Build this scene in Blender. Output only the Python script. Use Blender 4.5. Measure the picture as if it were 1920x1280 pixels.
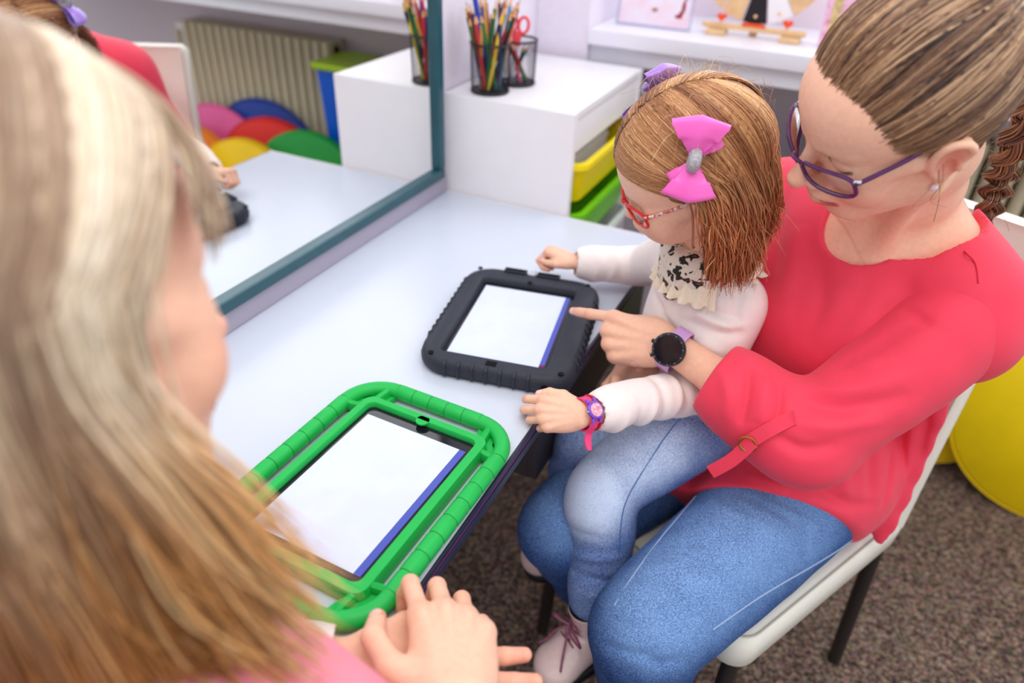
import bpy, bmesh, math, random
import numpy as np
from mathutils import Vector, Matrix

# ------------------------------------------------------------------ scene, camera, light
scene = bpy.context.scene
for o in list(bpy.data.objects):
    bpy.data.objects.remove(o, do_unlink=True)
COL = scene.collection
rng = np.random.default_rng(7)
random.seed(7)
FLOOR = -0.72          # the table top is z = 0

def rotz(a): return Matrix.Rotation(a, 4, 'Z')
def rotx(a): return Matrix.Rotation(a, 4, 'X')
cam_d = bpy.data.cameras.new('camera')
cam = bpy.data.objects.new('camera', cam_d); COL.objects.link(cam)
cam.matrix_world = (Matrix.Translation((0.78829, -1.32708, 0.62231)) @ rotz(math.radians(24.36))
                    @ rotx(math.radians(56.147)) @ rotz(math.radians(2.446)))
cam_d.sensor_width = 36.0
cam_d.lens = 1340.9 / 1920 * 36.0
cam_d.clip_start = 0.02
cam_d.dof.use_dof = True
cam_d.dof.focus_distance = 0.86
cam_d.dof.aperture_fstop = 2.3
scene.camera = cam

world = bpy.data.worlds.new('world'); scene.world = world
world.use_nodes = True
bg = world.node_tree.nodes['Background']
bg.inputs[0].default_value = (0.93, 0.955, 1.0, 1)
bg.inputs[1].default_value = 0.92

def area(name, loc, target, sx, sy, power, color):
    d = bpy.data.lights.new(name, 'AREA'); d.shape = 'RECTANGLE'; d.size = sx; d.size_y = sy
    d.energy = power; d.color = color
    o = bpy.data.objects.new(name, d); COL.objects.link(o)
    o.location = loc
    o.rotation_euler = (Vector(target) - Vector(loc)).to_track_quat('-Z', 'Y').to_euler()
    return o
# daylight of the window above the sill, and the ceiling lights of the room
area('window_daylight', (1.15, 0.80, 1.15), (0.75, -0.75, 0.0), 1.7, 1.2, 16, (0.95, 0.97, 1.0))
area('ceiling_light', (0.9, -1.2, 1.95), (0.9, -1.2, 0), 1.6, 1.2, 18, (1.0, 0.965, 0.92))

scene.view_settings.view_transform = 'Standard'
scene.view_settings.look = 'None'
scene.view_settings.exposure = 0.25
scene.view_settings.gamma = 1.0
scene.view_settings.use_curve_mapping = False

# ------------------------------------------------------------------ materials
MATS = {}
def mat(name, col=(0.8, 0.8, 0.8), rough=0.5, spec=0.5, noise=0.0, nscale=40.0, bump=0.0, bscale=200.0,
        metal=0.0, sss=0.0, emit=0.0, trans=0.0, sheen=0.0, attr=None, coat=0.0, ior=1.45, col2=None):
    if name in MATS: return MATS[name]
    m = bpy.data.materials.new(name); m.use_nodes = True
    nt = m.node_tree; p = nt.nodes['Principled BSDF']
    def S(k, v):
        if k in p.inputs: p.inputs[k].default_value = v
    S('Base Color', (*col, 1)); S('Roughness', rough); S('Specular IOR Level', spec); S('Metallic', metal)
    S('Transmission Weight', trans); S('Sheen Weight', sheen); S('Coat Weight', coat); S('IOR', ior)
    if sss > 0:
        S('Subsurface Weight', sss); S('Subsurface Radius', (1.0, 0.35, 0.2)); S('Subsurface Scale', 0.006)
    if emit > 0:
        S('Emission Color', (*col, 1)); S('Emission Strength', emit)
    tc = nt.nodes.new('ShaderNodeTexCoord')
    if attr:
        a = nt.nodes.new('ShaderNodeAttribute'); a.attribute_name = attr
        src = a.outputs['Color']
    else:
        src = None
    if noise > 0 or col2:
        n = nt.nodes.new('ShaderNodeTexNoise'); n.inputs['Scale'].default_value = nscale
        n.inputs['Detail'].default_value = 3
        nt.links.new(tc.outputs['Object'], n.inputs['Vector'])
        mx = nt.nodes.new('ShaderNodeMix'); mx.data_type = 'RGBA'
        if src is not None:
            mx.blend_type = 'MULTIPLY'; mx.inputs['Factor'].default_value = 1.0
            r = nt.nodes.new('ShaderNodeMapRange')
            r.inputs['From Min'].default_value = 0.3; r.inputs['From Max'].default_value = 0.7
            r.inputs['To Min'].default_value = 1 - noise; r.inputs['To Max'].default_value = 1 + noise * 0.5
            nt.links.new(n.outputs['Fac'], r.inputs['Value'])
            nt.links.new(src, mx.inputs['A']); nt.links.new(r.outputs['Result'], mx.inputs['B'])
        else:
            c2 = col2 if col2 else tuple(max(0, c * (1 - noise)) for c in col)
            mx.inputs['A'].default_value = (*col, 1); mx.inputs['B'].default_value = (*c2, 1)
            r = nt.nodes.new('ShaderNodeMapRange')
            r.inputs['From Min'].default_value = 0.38; r.inputs['From Max'].default_value = 0.62
            nt.links.new(n.outputs['Fac'], r.inputs['Value'])
            nt.links.new(r.outputs['Result'], mx.inputs['Factor'])
        src = mx.outputs['Result']
    if src is not None:
        nt.links.new(src, p.inputs['Base Color'])
    if bump > 0:
        n2 = nt.nodes.new('ShaderNodeTexNoise'); n2.inputs['Scale'].default_value = bscale
        nt.links.new(tc.outputs['Object'], n2.inputs['Vector'])
        b = nt.nodes.new('ShaderNodeBump'); b.inputs['Strength'].default_value = bump
        b.inputs['Distance'].default_value = 0.002
        nt.links.new(n2.outputs['Fac'], b.inputs['Height']); nt.links.new(b.outputs['Normal'], p.inputs['Normal'])
    MATS[name] = m
    return m

def srgb(r, g, b):
    f = lambda c: (c / 255 / 12.92) if c / 255 <= 0.04045 else ((c / 255 + 0.055) / 1.055) ** 2.4
    return (f(r), f(g), f(b))

# ------------------------------------------------------------------ object helpers
def link(o, parent=None):
    COL.objects.link(o)
    if parent is not None: o.parent = parent
    return o
def tag(o, label=None, cat=None, group=None, kind=None):
    if label: o['label'] = label
    if cat: o['category'] = cat
    if group: o['group'] = group
    if kind: o['kind'] = kind
    return o
def empty(name, loc, label, cat, group=None, rz=0.0):
    o = bpy.data.objects.new(name, None); COL.objects.link(o)
    o.location = loc; o.rotation_euler = (0, 0, rz); o.empty_display_size = 0.02
    return tag(o, label, cat, group)
class MB:
    """collects vertices and faces, builds ONE mesh object"""
    def __init__(s): s.v = []; s.f = []; s.c = None
    def add(s, vs, fs):
        n = len(s.v); s.v += [tuple(map(float, p)) for p in vs]; s.f += [tuple(i + n for i in f) for f in fs]; return s
    def box(s, c, d, M=None):
        vs = [Vector((c[0] + sx * d[0] / 2, c[1] + sy * d[1] / 2, c[2] + sz * d[2] / 2)) for sx in (-1, 1) for sy in (-1, 1) for sz in (-1, 1)]
        if M is not None: vs = [M @ v for v in vs]
        return s.add(vs, [(0, 1, 3, 2), (4, 6, 7, 5), (0, 4, 5, 1), (2, 3, 7, 6), (0, 2, 6, 4), (1, 5, 7, 3)])
    def tube(s, pts, r, n=8, closed=False, flat=1.0, cap=True, up=None):
        P = np.array(pts, float); m = len(P); R = np.full(m, r) if np.isscalar(r) else np.array(r, float)
        T = np.zeros_like(P)
        if closed: T = np.roll(P, -1, 0) - np.roll(P, 1, 0)
        else: T[1:-1] = P[2:] - P[:-2]; T[0] = P[1] - P[0]; T[-1] = P[-1] - P[-2]
        T /= np.linalg.norm(T, axis=1)[:, None] + 1e-12
        u = np.array(up, float) if up is not None else (np.array([0, 0, 1.0]) if abs(T[0][2]) < 0.9 else np.array([1.0, 0, 0]))
        vs = []
        for i in range(m):
            a = np.cross(T[i], u); a /= np.linalg.norm(a) + 1e-12; b = np.cross(a, T[i])
            if up is None: u = b
            for k in range(n):
                t = 2 * math.pi * k / n
                vs.append(P[i] + R[i] * (math.cos(t) * a + math.sin(t) * b * flat))
        fs = []
        for i in range(m if closed else m - 1):
            j = (i + 1) % m
            for k in range(n): fs.append((i * n + k, i * n + (k + 1) % n, j * n + (k + 1) % n, j * n + k))
        if cap and not closed:
            fs.append(tuple(range(n))[::-1]); fs.append(tuple((m - 1) * n + k for k in range(n)))
        return s.add(vs, fs)
    def stack(s, loops, close_first=True, close_last=True, wrap=False):
        n = len(loops[0]); vs = [p for l in loops for p in l]; fs = []; m = len(loops)
        for i in range(m if wrap else m - 1):
            j = (i + 1) % m
            for k in range(n): fs.append((i * n + k, i * n + (k + 1) % n, j * n + (k + 1) % n, j * n + k))
        if not wrap:
            if close_first: fs.append(tuple(range(n))[::-1])
            if close_last: fs.append(tuple((m - 1) * n + k for k in range(n)))
        return s.add(vs, fs)
    def lathe(s, prof, n=32, c=(0, 0, 0), M=None, wrap=False):
        loops = []
        for r, z in prof:
            l = [Vector((c[0] + r * math.cos(2 * math.pi * k / n), c[1] + r * math.sin(2 * math.pi * k / n), c[2] + z)) for k in range(n)]
            loops.append([M @ p for p in l] if M is not None else l)
        return s.stack(loops, wrap=wrap)
    def build(s, name, material, parent=None, smooth=True, bevel=0.0, segs=2, auto=40):
        me = bpy.data.meshes.new(name); me.from_pydata(s.v, [], s.f); me.validate(); me.update()
        o = bpy.data.objects.new(name, me); link(o, parent)
        me.materials.append(material)
        if bevel > 0 or True:
            bm = bmesh.new(); bm.from_mesh(me)
            bmesh.ops.recalc_face_normals(bm, faces=bm.faces)
            if bevel > 0:
                es = [e for e in bm.edges if len(e.link_faces) == 2 and e.calc_face_angle(0) > math.radians(35)]
                bmesh.ops.bevel(bm, geom=es, offset=bevel, segments=segs, profile=0.7, affect='EDGES', clamp_overlap=True)
            bm.to_mesh(me); bm.free()
        if smooth:
            me.polygons.foreach_set('use_smooth', [True] * len(me.polygons))
            try: me.set_sharp_from_angle(angle=math.radians(auto))
            except Exception: pass
        me.update()
        return o
def boxo(name, c, d, material, parent=None, bevel=0.002, M=None):
    return MB().box(c, d, M).build(name, material, parent, bevel=bevel)
def rr(w, h, r, z, cx=0, cy=0, n=6):
    """rounded rectangle loop"""
    out = []
    for (sx, sy, a0) in ((1, 1, 0), (-1, 1, 90), (-1, -1, 180), (1, -1, 270)):
        for k in range(n + 1):
            a = math.radians(a0 + 90 * k / n)
            out.append((cx + sx * (w / 2 - r) + r * math.cos(a), cy + sy * (h / 2 - r) + r * math.sin(a), z))
    return out
def catmull(pts, n=8, closed=False):
    P = [np.array(p, float) for p in pts]; out = []; m = len(P)
    for i in range(m if closed else m - 1):
        if closed: a, b, c, d = P[(i - 1) % m], P[i], P[(i + 1) % m], P[(i + 2) % m]
        else: a, b, c, d = P[max(i - 1, 0)], P[i], P[i + 1], P[min(i + 2, m - 1)]
        for k in range(n):
            t = k / n
            out.append(0.5 * (2 * b + (c - a) * t + (2 * a - 5 * b + 4 * c - d) * t * t + (3 * b - a - 3 * c + d) * t ** 3))
    if not closed: out.append(P[-1])
    return out
# ------------------------------------------------------------------ the setting
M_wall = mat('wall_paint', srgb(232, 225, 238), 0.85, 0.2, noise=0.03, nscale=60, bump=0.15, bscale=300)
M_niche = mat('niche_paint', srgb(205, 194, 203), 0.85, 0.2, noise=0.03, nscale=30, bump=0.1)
M_white = mat('white_laminate', srgb(236, 234, 238), 0.35, 0.4, noise=0.015, nscale=20)
M_sill = mat('sill_paint', srgb(232, 232, 242), 0.3, 0.45, noise=0.015, nscale=15)

def carpet_mat():
    m = bpy.data.materials.new('carpet'); m.use_nodes = True; nt = m.node_tree; p = nt.nodes['Principled BSDF']
    p.inputs['Roughness'].default_value = 0.97; p.inputs['Specular IOR Level'].default_value = 0.1
    tc = nt.nodes.new('ShaderNodeTexCoord')
    n = nt.nodes.new('ShaderNodeTexNoise'); n.inputs['Scale'].default_value = 130; n.inputs['Detail'].default_value = 4
    v = nt.nodes.new('ShaderNodeTexVoronoi'); v.inputs['Scale'].default_value = 260
    n3 = nt.nodes.new('ShaderNodeTexNoise'); n3.inputs['Scale'].default_value = 9
    for k in (n, v, n3): nt.links.new(tc.outputs['Object'], k.inputs['Vector'])
    r = nt.nodes.new('ShaderNodeValToRGB'); e = r.color_ramp.elements
    e[0].position = 0.30; e[0].color = (*srgb(46, 38, 36), 1); e[1].position = 0.74; e[1].color = (*srgb(196, 174, 160), 1)
    k = r.color_ramp.elements.new(0.44); k.color = (*srgb(104, 86, 78), 1)
    k = r.color_ramp.elements.new(0.57); k.color = (*srgb(146, 122, 108), 1)
    nt.links.new(n.outputs['Fac'], r.inputs['Fac'])
    mx = nt.nodes.new('ShaderNodeMix'); mx.data_type = 'RGBA'; mx.blend_type = 'OVERLAY'; mx.inputs['Factor'].default_value = 0.28
    nt.links.new(r.outputs['Color'], mx.inputs['A']); nt.links.new(v.outputs['Color'], mx.inputs['B'])
    hs = nt.nodes.new('ShaderNodeHueSaturation'); hs.inputs['Saturation'].default_value = 1.0; hs.inputs['Value'].default_value = 0.95
    nt.links.new(mx.outputs['Result'], hs.inputs['Color']); nt.links.new(hs.outputs['Color'], p.inputs['Base Color'])
    b = nt.nodes.new('ShaderNodeBump'); b.inputs['Strength'].default_value = 0.9; b.inputs['Distance'].default_value = 0.006
    nt.links.new(v.outputs['Distance'], b.inputs['Height']); nt.links.new(b.outputs['Normal'], p.inputs['Normal'])
    return m
fl = MB().box((0.9, -0.85, FLOOR - 0.02), (4.2, 3.6, 0.04)).build('floor', carpet_mat(), bevel=0)
tag(fl, 'brown speckled loop carpet on the floor', kind='structure')
wl = boxo('wall_left', (-0.06, -0.95, 0.6), (0.12, 3.64, 2.64), M_wall, bevel=0); tag(wl, 'pale lilac wall behind the mirror', kind='structure')
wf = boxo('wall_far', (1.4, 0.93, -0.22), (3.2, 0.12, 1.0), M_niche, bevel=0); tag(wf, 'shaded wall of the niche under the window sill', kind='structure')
wf.scale = (1, 1, 1)
pier = boxo('wall_pier', (0.072, 0.675, 0.6), (0.144, 0.39, 2.64), M_wall, bevel=0.004); tag(pier, 'pale wall beside the window niche', kind='structure')
sill = empty('trim_1', (1.3, 0.67, 0.25), None, None); tag(sill, 'white window sill along the far wall', kind='structure')
MB().box((0, 0, 0.018), (2.31, 0.40, 0.036)).build('sill_board', M_sill, sill, bevel=0.004)
MB().box((0, -0.165, -0.022), (2.31, 0.02, 0.044)).build('apron', M_sill, sill, bevel=0.002)
# window above the sill
M_sky = mat('window_glass', (0.95, 0.94, 0.97), 0.05, 0.5, trans=0.9)
M_frame = mat('window_frame_paint', srgb(238, 226, 236), 0.35, 0.4)
win = empty('window_1', (1.3, 0.86, 0.3), None, None); tag(win, 'white window above the sill', kind='structure')
for nm, c, d in (('bottom_rail', (0, 0, 0.03), (2.3, 0.05, 0.09)), ('top_rail', (0, 0, 1.5), (2.3, 0.05, 0.09)),
                 ('stile', (-1.11, 0, 0.76), (0.08, 0.05, 1.38)), ('stile', (0, 0, 0.76), (0.08, 0.05, 1.38)), ('stile', (1.11, 0, 0.76), (0.08, 0.05, 1.38))):
    MB().box(c, d).build(nm, M_frame, win, bevel=0.004)
for cx in (-0.555, 0.555): MB().box((cx, 0.0, 0.76), (1.03, 0.006, 1.37)).build('pane', M_sky, win, bevel=0)

# ------------------------------------------------------------------ table
M_table = mat('table_laminate', srgb(206, 213, 228), 0.28, 0.45, noise=0.012, nscale=12)
M_edge = mat('table_edge_band', srgb(44, 46, 66), 0.35, 0.5, noise=0.1, nscale=60)
M_purple = mat('table_edge_stripe', srgb(110, 40, 110), 0.4, 0.5)
M_dark = mat('dark_panel', srgb(58, 52, 56), 0.5, 0.4, noise=0.1, nscale=20)
M_grey = mat('grey_strip', srgb(172, 166, 182), 0.5, 0.4)
tb = empty('table', (0.0, 0.0, FLOOR), 'white topped table with dark blue edge band under the mirror', 'table')
H = -FLOOR
TY0, TY1 = -1.062, -0.004
L = TY1 - TY0; YC = (TY0 + TY1) / 2
MB().box((0.259, YC, H - 0.013), (0.514, L, 0.026)).build('table_top', M_table, tb, bevel=0.0015)
for zz, hh, m, nm, dx in ((H - 0.0045, 0.007, M_edge, 'edge_band', 0.0035), (H - 0.0115, 0.0035, M_purple, 'edge_stripe', 0.003), (H - 0.021, 0.012, M_edge, 'edge_band', 0.0045)):
    MB().box((0.5165 + dx / 2 - 0.0005, YC, zz), (dx, L, hh)).build(nm, m, tb, bevel=0.0008)
MB().box((0.259, -0.0025, H - 0.011), (0.516, 0.003, 0.024)).build('far_lip', M_white, tb, bevel=0.0005)
MB().box((0.488, -0.300, H - 0.105), (0.018, 0.54, 0.15)).build('side_panel', M_dark, tb, bevel=0.002)
MB().box((0.494, -0.300, H - 0.034), (0.026, 0.545, 0.016)).build('side_rail', M_edge, tb, bevel=0.002)
MB().box((0.25, -0.562, H - 0.105), (0.46, 0.018, 0.15)).build('end_panel', M_dark, tb, bevel=0.002)
for yy in (TY0 + 0.05, TY1 - 0.03):
    for xx in (0.05, 0.40):
        MB().box((xx, yy, (H - 0.026) / 2), (0.04, 0.04, H - 0.026)).build('leg', M_dark, tb, bevel=0.003)
bs = boxo('trim_2', (0.006, YC, 0.019), (0.012, L, 0.036), M_grey, bevel=0.002); tag(bs, 'grey strip between table and mirror', kind='structure')

# ------------------------------------------------------------------ mirror
M_teal = mat('mirror_frame', srgb(34, 84, 96), 0.3, 0.5, noise=0.12, nscale=30)
M_mir = mat('mirror_glass', (0.90, 0.91, 0.90), 0.01, 0.5, metal=1.0)
mr = empty('mirror', (0.0, -0.80, 0.04), 'large wall mirror in a dark teal frame above the table', 'mirror')
MB().box((0.006, 0, 0.58), (0.008, 1.55, 1.14)).build('glass', M_mir, mr, bevel=0)
def rail(y0, y1, z0, z1): return MB().box((0.011, (y0 + y1) / 2, (z0 + z1) / 2), (0.022, y1 - y0, z1 - z0)).build('frame_rail', M_teal, mr, bevel=0.005, segs=3)
rail(-0.79, 0.776, 0.0, 0.022); rail(-0.79, 0.776, 1.13, 1.152); rail(0.754, 0.776, 0.0221, 1.1299); rail(-0.79, -0.768, 0.0221, 1.1299)

# ------------------------------------------------------------------ white storage unit with plastic trays
un = empty('storage_unit', (0.0, 0.0, FLOOR), 'white storage unit with coloured plastic trays at the table end', 'storage unit')
UH = H + 0.214
MB().box((0.152, 0.012, UH / 2), (0.298, 0.018, UH)).build('side_panel', M_white, un, bevel=0.0015)
MB().box((0.152, 0.447, UH / 2), (0.298, 0.018, UH)).build('side_panel', M_white, un, bevel=0.0015)
MB().box((0.152, 0.2295, UH - 0.008), (0.294, 0.4165, 0.016)).build('top_panel', M_white, un, bevel=0.001)
MB().box((0.010, 0.2295, UH / 2 - 0.01), (0.014, 0.4165, UH - 0.02)).build('back_panel', M_white, un, bevel=0.001)
MB().box((0.290, 0.2295, UH - 0.052), (0.014, 0.4165, 0.066)).build('front_rail', M_white, un, bevel=0.0015)
MB().box((0.152, 0.2295, 0.03), (0.294, 0.4165, 0.02)).build('bottom_panel', M_white, un, bevel=0.001)
def tray(name, zt, h, col, label, pull=0.0, seed=0):
    m = mat(name + '_' + label.split()[0], col, 0.35, 0.45, noise=0.03, nscale=10)
    e = empty(name, (0.165 + pull, 0.2295, zt - h), label, 'tray', 'plastic trays in the storage unit')
    a, b = 0.26, 0.40
    o = MB(); 
    lo = [rr(a - 0.03, b - 0.05, 0.03, 0.0), rr(a - 0.01, b - 0.02, 0.03, h * 0.55), rr(a, b - 0.005, 0.03, h - 0.012), rr(a + 0.022, b + 0.008, 0.03, h - 0.012), rr(a + 0.022, b + 0.008, 0.03, h),
          rr(a - 0.006, b - 0.012, 0.028, h), rr(a - 0.016, b - 0.03, 0.028, h * 0.5), rr(a - 0.036, b - 0.06, 0.028, 0.004)]
    o.stack(lo); o.build('tray_body', m, e)
    return e
tray('plastic_tray', 0.105, 0.095, srgb(245, 222, 12), 'yellow plastic tray, the upper one in the white storage unit', 0.02)
tray('plastic_tray', -0.008, 0.095, srgb(110, 200, 24), 'lime green plastic tray below the yellow tray', 0.02)
tray('plastic_tray', -0.125, 0.095, srgb(235, 235, 238), 'white plastic tray below the lime green tray', 0.02)
pp = MB()
for k in range(5): pp.box((0.165 + 0.004 * math.sin(k * 3), 0.21, 0.030 + 0.016 * k), (0.19, 0.29, 0.013), rotz(0) )
tag(pp.build('paper_stack', mat('paper', srgb(226, 222, 226), 0.8, 0.2, noise=0.05), bevel=0.001), 'stack of white paper lying in the yellow tray', 'paper')
tan = mat('raffia', srgb(196, 150, 40), 0.6, 0.3, noise=0.4, nscale=80, col2=srgb(120, 80, 20))
rf = MB()
for k in range(60):
    a = np.array([0.24 + 0.04 * random.random(), 0.30 + 0.11 * random.random(), 0.10 + 0.012 * random.random()])
    b = a + np.array([random.uniform(-.05, .03), random.uniform(-.08, .06), random.uniform(0.0, 0.035)])
    rf.tube(catmull([a, (a + b) / 2 + np.array([0, 0, .012]), b], 4), 0.0022, 4)
tag(rf.build('raffia_bundle', tan), 'yellow brown raffia bundle sticking out of the yellow tray', 'craft material')

# ------------------------------------------------------------------ pencil cups
M_wire = mat('black_wire', srgb(26, 26, 34), 0.4, 0.5)
def cup(loc, R, Hc, label):
    e = empty('pencil_cup', loc, label, 'pencil cup', 'black wire mesh pencil cups')
    b = MB(); b.lathe([(0.0005, 0.0), (R * 0.93, 0.0), (R * 0.95, 0.003), (R * 0.93, 0.005), (0.0005, 0.005)], 40); b.build('base', M_wire, e)
    b = MB(); b.tube([(R * math.cos(t), R * math.sin(t), Hc) for t in np.linspace(0, 2 * math.pi, 48, endpoint=False)], 0.0022, 8, closed=True); b.build('rim', M_wire, e)
    b = MB(); b.tube([(R * .94 * math.cos(t), R * .94 * math.sin(t), 0.004) for t in np.linspace(0, 2 * math.pi, 48, endpoint=False)], 0.0022, 8, closed=True); b.build('foot_ring', M_wire, e)
    w = MB(); nv = 56
    for k in range(nv):
        for s in (1, -1):
            t0 = 2 * math.pi * k / nv
            w.tube([(R * (0.94 + .06 * q) * math.cos(t0 + s * q * 0.9), R * (0.94 + .06 * q) * math.sin(t0 + s * q * 0.9), 0.004 + (Hc - 0.004) * q) for q in np.linspace(0, 1, 7)], 0.00032, 3, cap=False)
    w.build('wire_mesh', M_wire, e)
    return e
C1 = (0.083, 0.062, 0.2142); C2 = (0.103, 0.156, 0.2142)
cup(C1, 0.042, 0.098, 'black wire mesh cup crowded with coloured pencils, the nearer one')
cup(C2, 0.040, 0.092, 'black wire mesh cup holding red scissors, behind the nearer cup')
PC = dict(maroon=(95, 28, 48), brown=(118, 66, 40), green=(30, 120, 50), dark_green=(18, 92, 45), yellow=(240, 205, 30), gold=(214, 150, 70), blue=(40, 80, 190), light_blue=(80, 150, 200), navy=(35, 30, 90), purple=(88, 40, 110), pink=(230, 70, 130), red=(205, 45, 55), orange=(235, 120, 45), teal=(30, 120, 120), olive=(70, 120, 40), black=(30, 30, 34))
M_wood = mat('pencil_wood', srgb(226, 178, 128), 0.6, 0.3, noise=0.1, nscale=200)
def pencil(cup_c, R, hc, ang, rad_b, ang_t, rad_t, length, colname, label, up=True):
    c = srgb(*PC[colname]); e_lab = label
    b0 = Vector((cup_c[0] + rad_b * math.cos(ang), cup_c[1] + rad_b * math.sin(ang), cup_c[2] + 0.009))
    t = Vector((cup_c[0] + rad_t * math.cos(ang_t), cup_c[1] + rad_t * math.sin(ang_t), cup_c[2] + hc))
    d = (t - b0).normalized()
    M = Matrix.Translation(b0) @ d.to_track_quat('Z', 'Y').to_matrix().to_4x4()
    e = bpy.data.objects.new('pencil', None); COL.objects.link(e); e.empty_display_size = 0.01; e.matrix_world = M
    tag(e, e_lab, 'pencil', 'pencils in the wire cups')
    r = 0.0037
    hexl = lambda rr_, z: [(rr_ * math.cos(math.pi / 3 * k), rr_ * math.sin(math.pi / 3 * k), z) for k in range(6)]
    MB().stack([hexl(r, 0), hexl(r, length - 0.018)]).build('barrel', mat('pencil_' + colname, c, 0.3, 0.5), e, auto=20)
    MB().stack([hexl(r, length - 0.018), hexl(0.0013, length - 0.005)], close_first=False).build('sharpened_wood', M_wood, e)
    MB().stack([hexl(0.0013, length - 0.005), hexl(0.0002, length)], close_first=False).build('lead', mat('lead_' + colname, tuple(x * 0.6 for x in c), 0.5, 0.4), e)
p1 = [('light_blue', 196, .148), ('maroon', 212, .158), ('olive', 226, .150), ('brown', 240, .172), ('red', 254, .150), ('gold', 268, .150), ('green', 283, .160), ('dark_green', 298, .165), ('yellow', 314, .170), ('navy', 330, .160),
      ('black', 345, .168), ('teal', 359, .158), ('orange', 15, .176), ('purple', 32, .178), ('pink', 50, .170), ('light_blue', 68, .175), ('maroon', 86, .180), ('navy', 103, .185), ('brown', 120, .178), ('blue', 137, .170), ('yellow', 154, .172), ('green', 170, .165)]
p1m = [('red', 20, .170), ('orange', 80, .182), ('gold', 140, .176), ('purple', 200, .168), ('blue', 250, .156), ('pink', 300, .160), ('dark_green', 340, .176), ('olive', 110, .172)]
for k, (cn, a, ln) in enumerate(p1):
    where = 'far rim' if 0 < a < 180 else 'near rim'
    pencil(C1, 0.042, 0.098, math.radians(a + 60 * math.sin(k * 2.3)), 0.019, math.radians(a + 3 * math.sin(k * 3.3)), 0.0355, ln, cn, f"{cn.replace('_', ' ')} pencil leaning on the {where} of the nearer cup")
for k, (cn, a, ln) in enumerate(p1m):
    pencil(C1, 0.042, 0.098, math.radians(a + 150), 0.010, math.radians(a), 0.0215, ln, cn, f"{cn.replace('_', ' ')} pencil in the middle of the nearer cup")
for k, (cn, a, ln) in enumerate([('green', 200, .10), ('maroon', 230, .098), ('red', 260, .095), ('pink', 150, .09), ('black', 320, .092), ('teal', 20, .09)]):
    pencil(C2, 0.040, 0.092, math.radians(a + 160), 0.02, math.radians(a), 0.030, ln, cn, f"{cn.replace('_', ' ')} pencil in the rear cup with the scissors")
# blue marker standing highest in the nearer cup
mk = empty('marker_pen', (C1[0] - 0.004, C1[1] + 0.006, C1[2] + 0.008), 'blue marker pen standing tallest in the nearer cup', 'pen')
mk.rotation_euler = (math.radians(4), math.radians(-10), 0)
MB().lathe([(0.0005, 0), (0.005, 0), (0.005, 0.12), (0.0005, 0.12)], 16).build('barrel', mat('marker_body', srgb(60, 60, 150), 0.3, 0.5), mk)
MB().lathe([(0.0005, 0.1205), (0.0058, 0.1205), (0.0055, 0.172), (0.004, 0.176), (0.0005, 0.176)], 16).build('cap', mat('marker_cap', srgb(38, 60, 170), 0.3, 0.5), mk)
# scissors
sc = empty('scissors', (C2[0] - 0.012, C2[1] - 0.004, C2[2] + 0.01), 'red handled scissors standing in the rear cup', 'scissors')
sc.rotation_euler = (math.radians(-6), math.radians(5), math.radians(25))
M_sred = mat('scissor_plastic', srgb(236, 72, 82), 0.3, 0.5)
MB().box((0, 0, 0.035), (0.012, 0.002, 0.07)).build('blade', mat('steel', (0.6, 0.6, 0.62), 0.25, 0.5, metal=1), sc, bevel=0.0005)
MB().box((0, 0.0, 0.082), (0.020, 0.005, 0.03)).build('shank', M_sred, sc, bevel=0.002)
for sx in (-1, 1):
    MB().tube([(sx * 0.012 + 0.0105 * math.cos(t), 0, 0.110 + 0.016 * math.sin(t)) for t in np.linspace(0, 2 * math.pi, 24, endpoint=False)], 0.0034, 8, closed=True, up=(0, 1, 0)).build('handle_loop', M_sred, sc)

# ------------------------------------------------------------------ things on the sill
SZ = 0.2865
pf = empty('picture_stand', (0.275, 0.585, SZ), 'clear framed card standing on the white sill', 'picture')
pf.rotation_euler = (math.radians(-6), 0, math.radians(2))
M_acr = mat('acrylic', srgb(190, 186, 216), 0.15, 0.5)
MB().box((0, 0, 0.065), (0.176, 0.003, 0.122)).build('card', mat('card', srgb(236, 228, 240), 0.5, 0.3, noise=0.05, nscale=25, col2=srgb(240, 214, 226)), pf, bevel=0)
for c, d in (((0, 0, 0.002), (0.19, 0.012, 0.004)), ((0, 0, 0.128), (0.19, 0.012, 0.004)), ((-0.0935, 0, 0.065), (0.003, 0.012, 0.122)), ((0.0935, 0, 0.065), (0.003, 0.012, 0.122))):
    MB().box(c, d).build('frame_bar', M_acr, pf, bevel=0.0008)
pr = MB()
for (x, z, w, h) in ((0.066, .034, .010, .018), (0.071, .052, .009, .03), (0.058, .030, .012, .008), (0.074, .075, .006, .02)):
    pr.lathe([(0.0003, 0), (1, 0), (0.0003, 0.0)], 14, M=Matrix.Translation((x, -0.0022, z)) @ Matrix.Diagonal((w / 2, 1, h / 2, 1)) @ rotx(math.pi / 2))
pr.build('red_print', mat('card_red', srgb(206, 50, 74), 0.5, 0.3), pf)
pr = MB().lathe([(0.0003, 0), (1, 0), (0.0003, 0.0)], 14, M=Matrix.Translation((0.0, -0.0022, 0.040)) @ Matrix.Diagonal((0.008, 1, 0.005, 1)) @ rotx(math.pi / 2))
pr.build('peach_print', mat('card_peach', srgb(226, 176, 160), 0.5, 0.3), pf)

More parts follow.
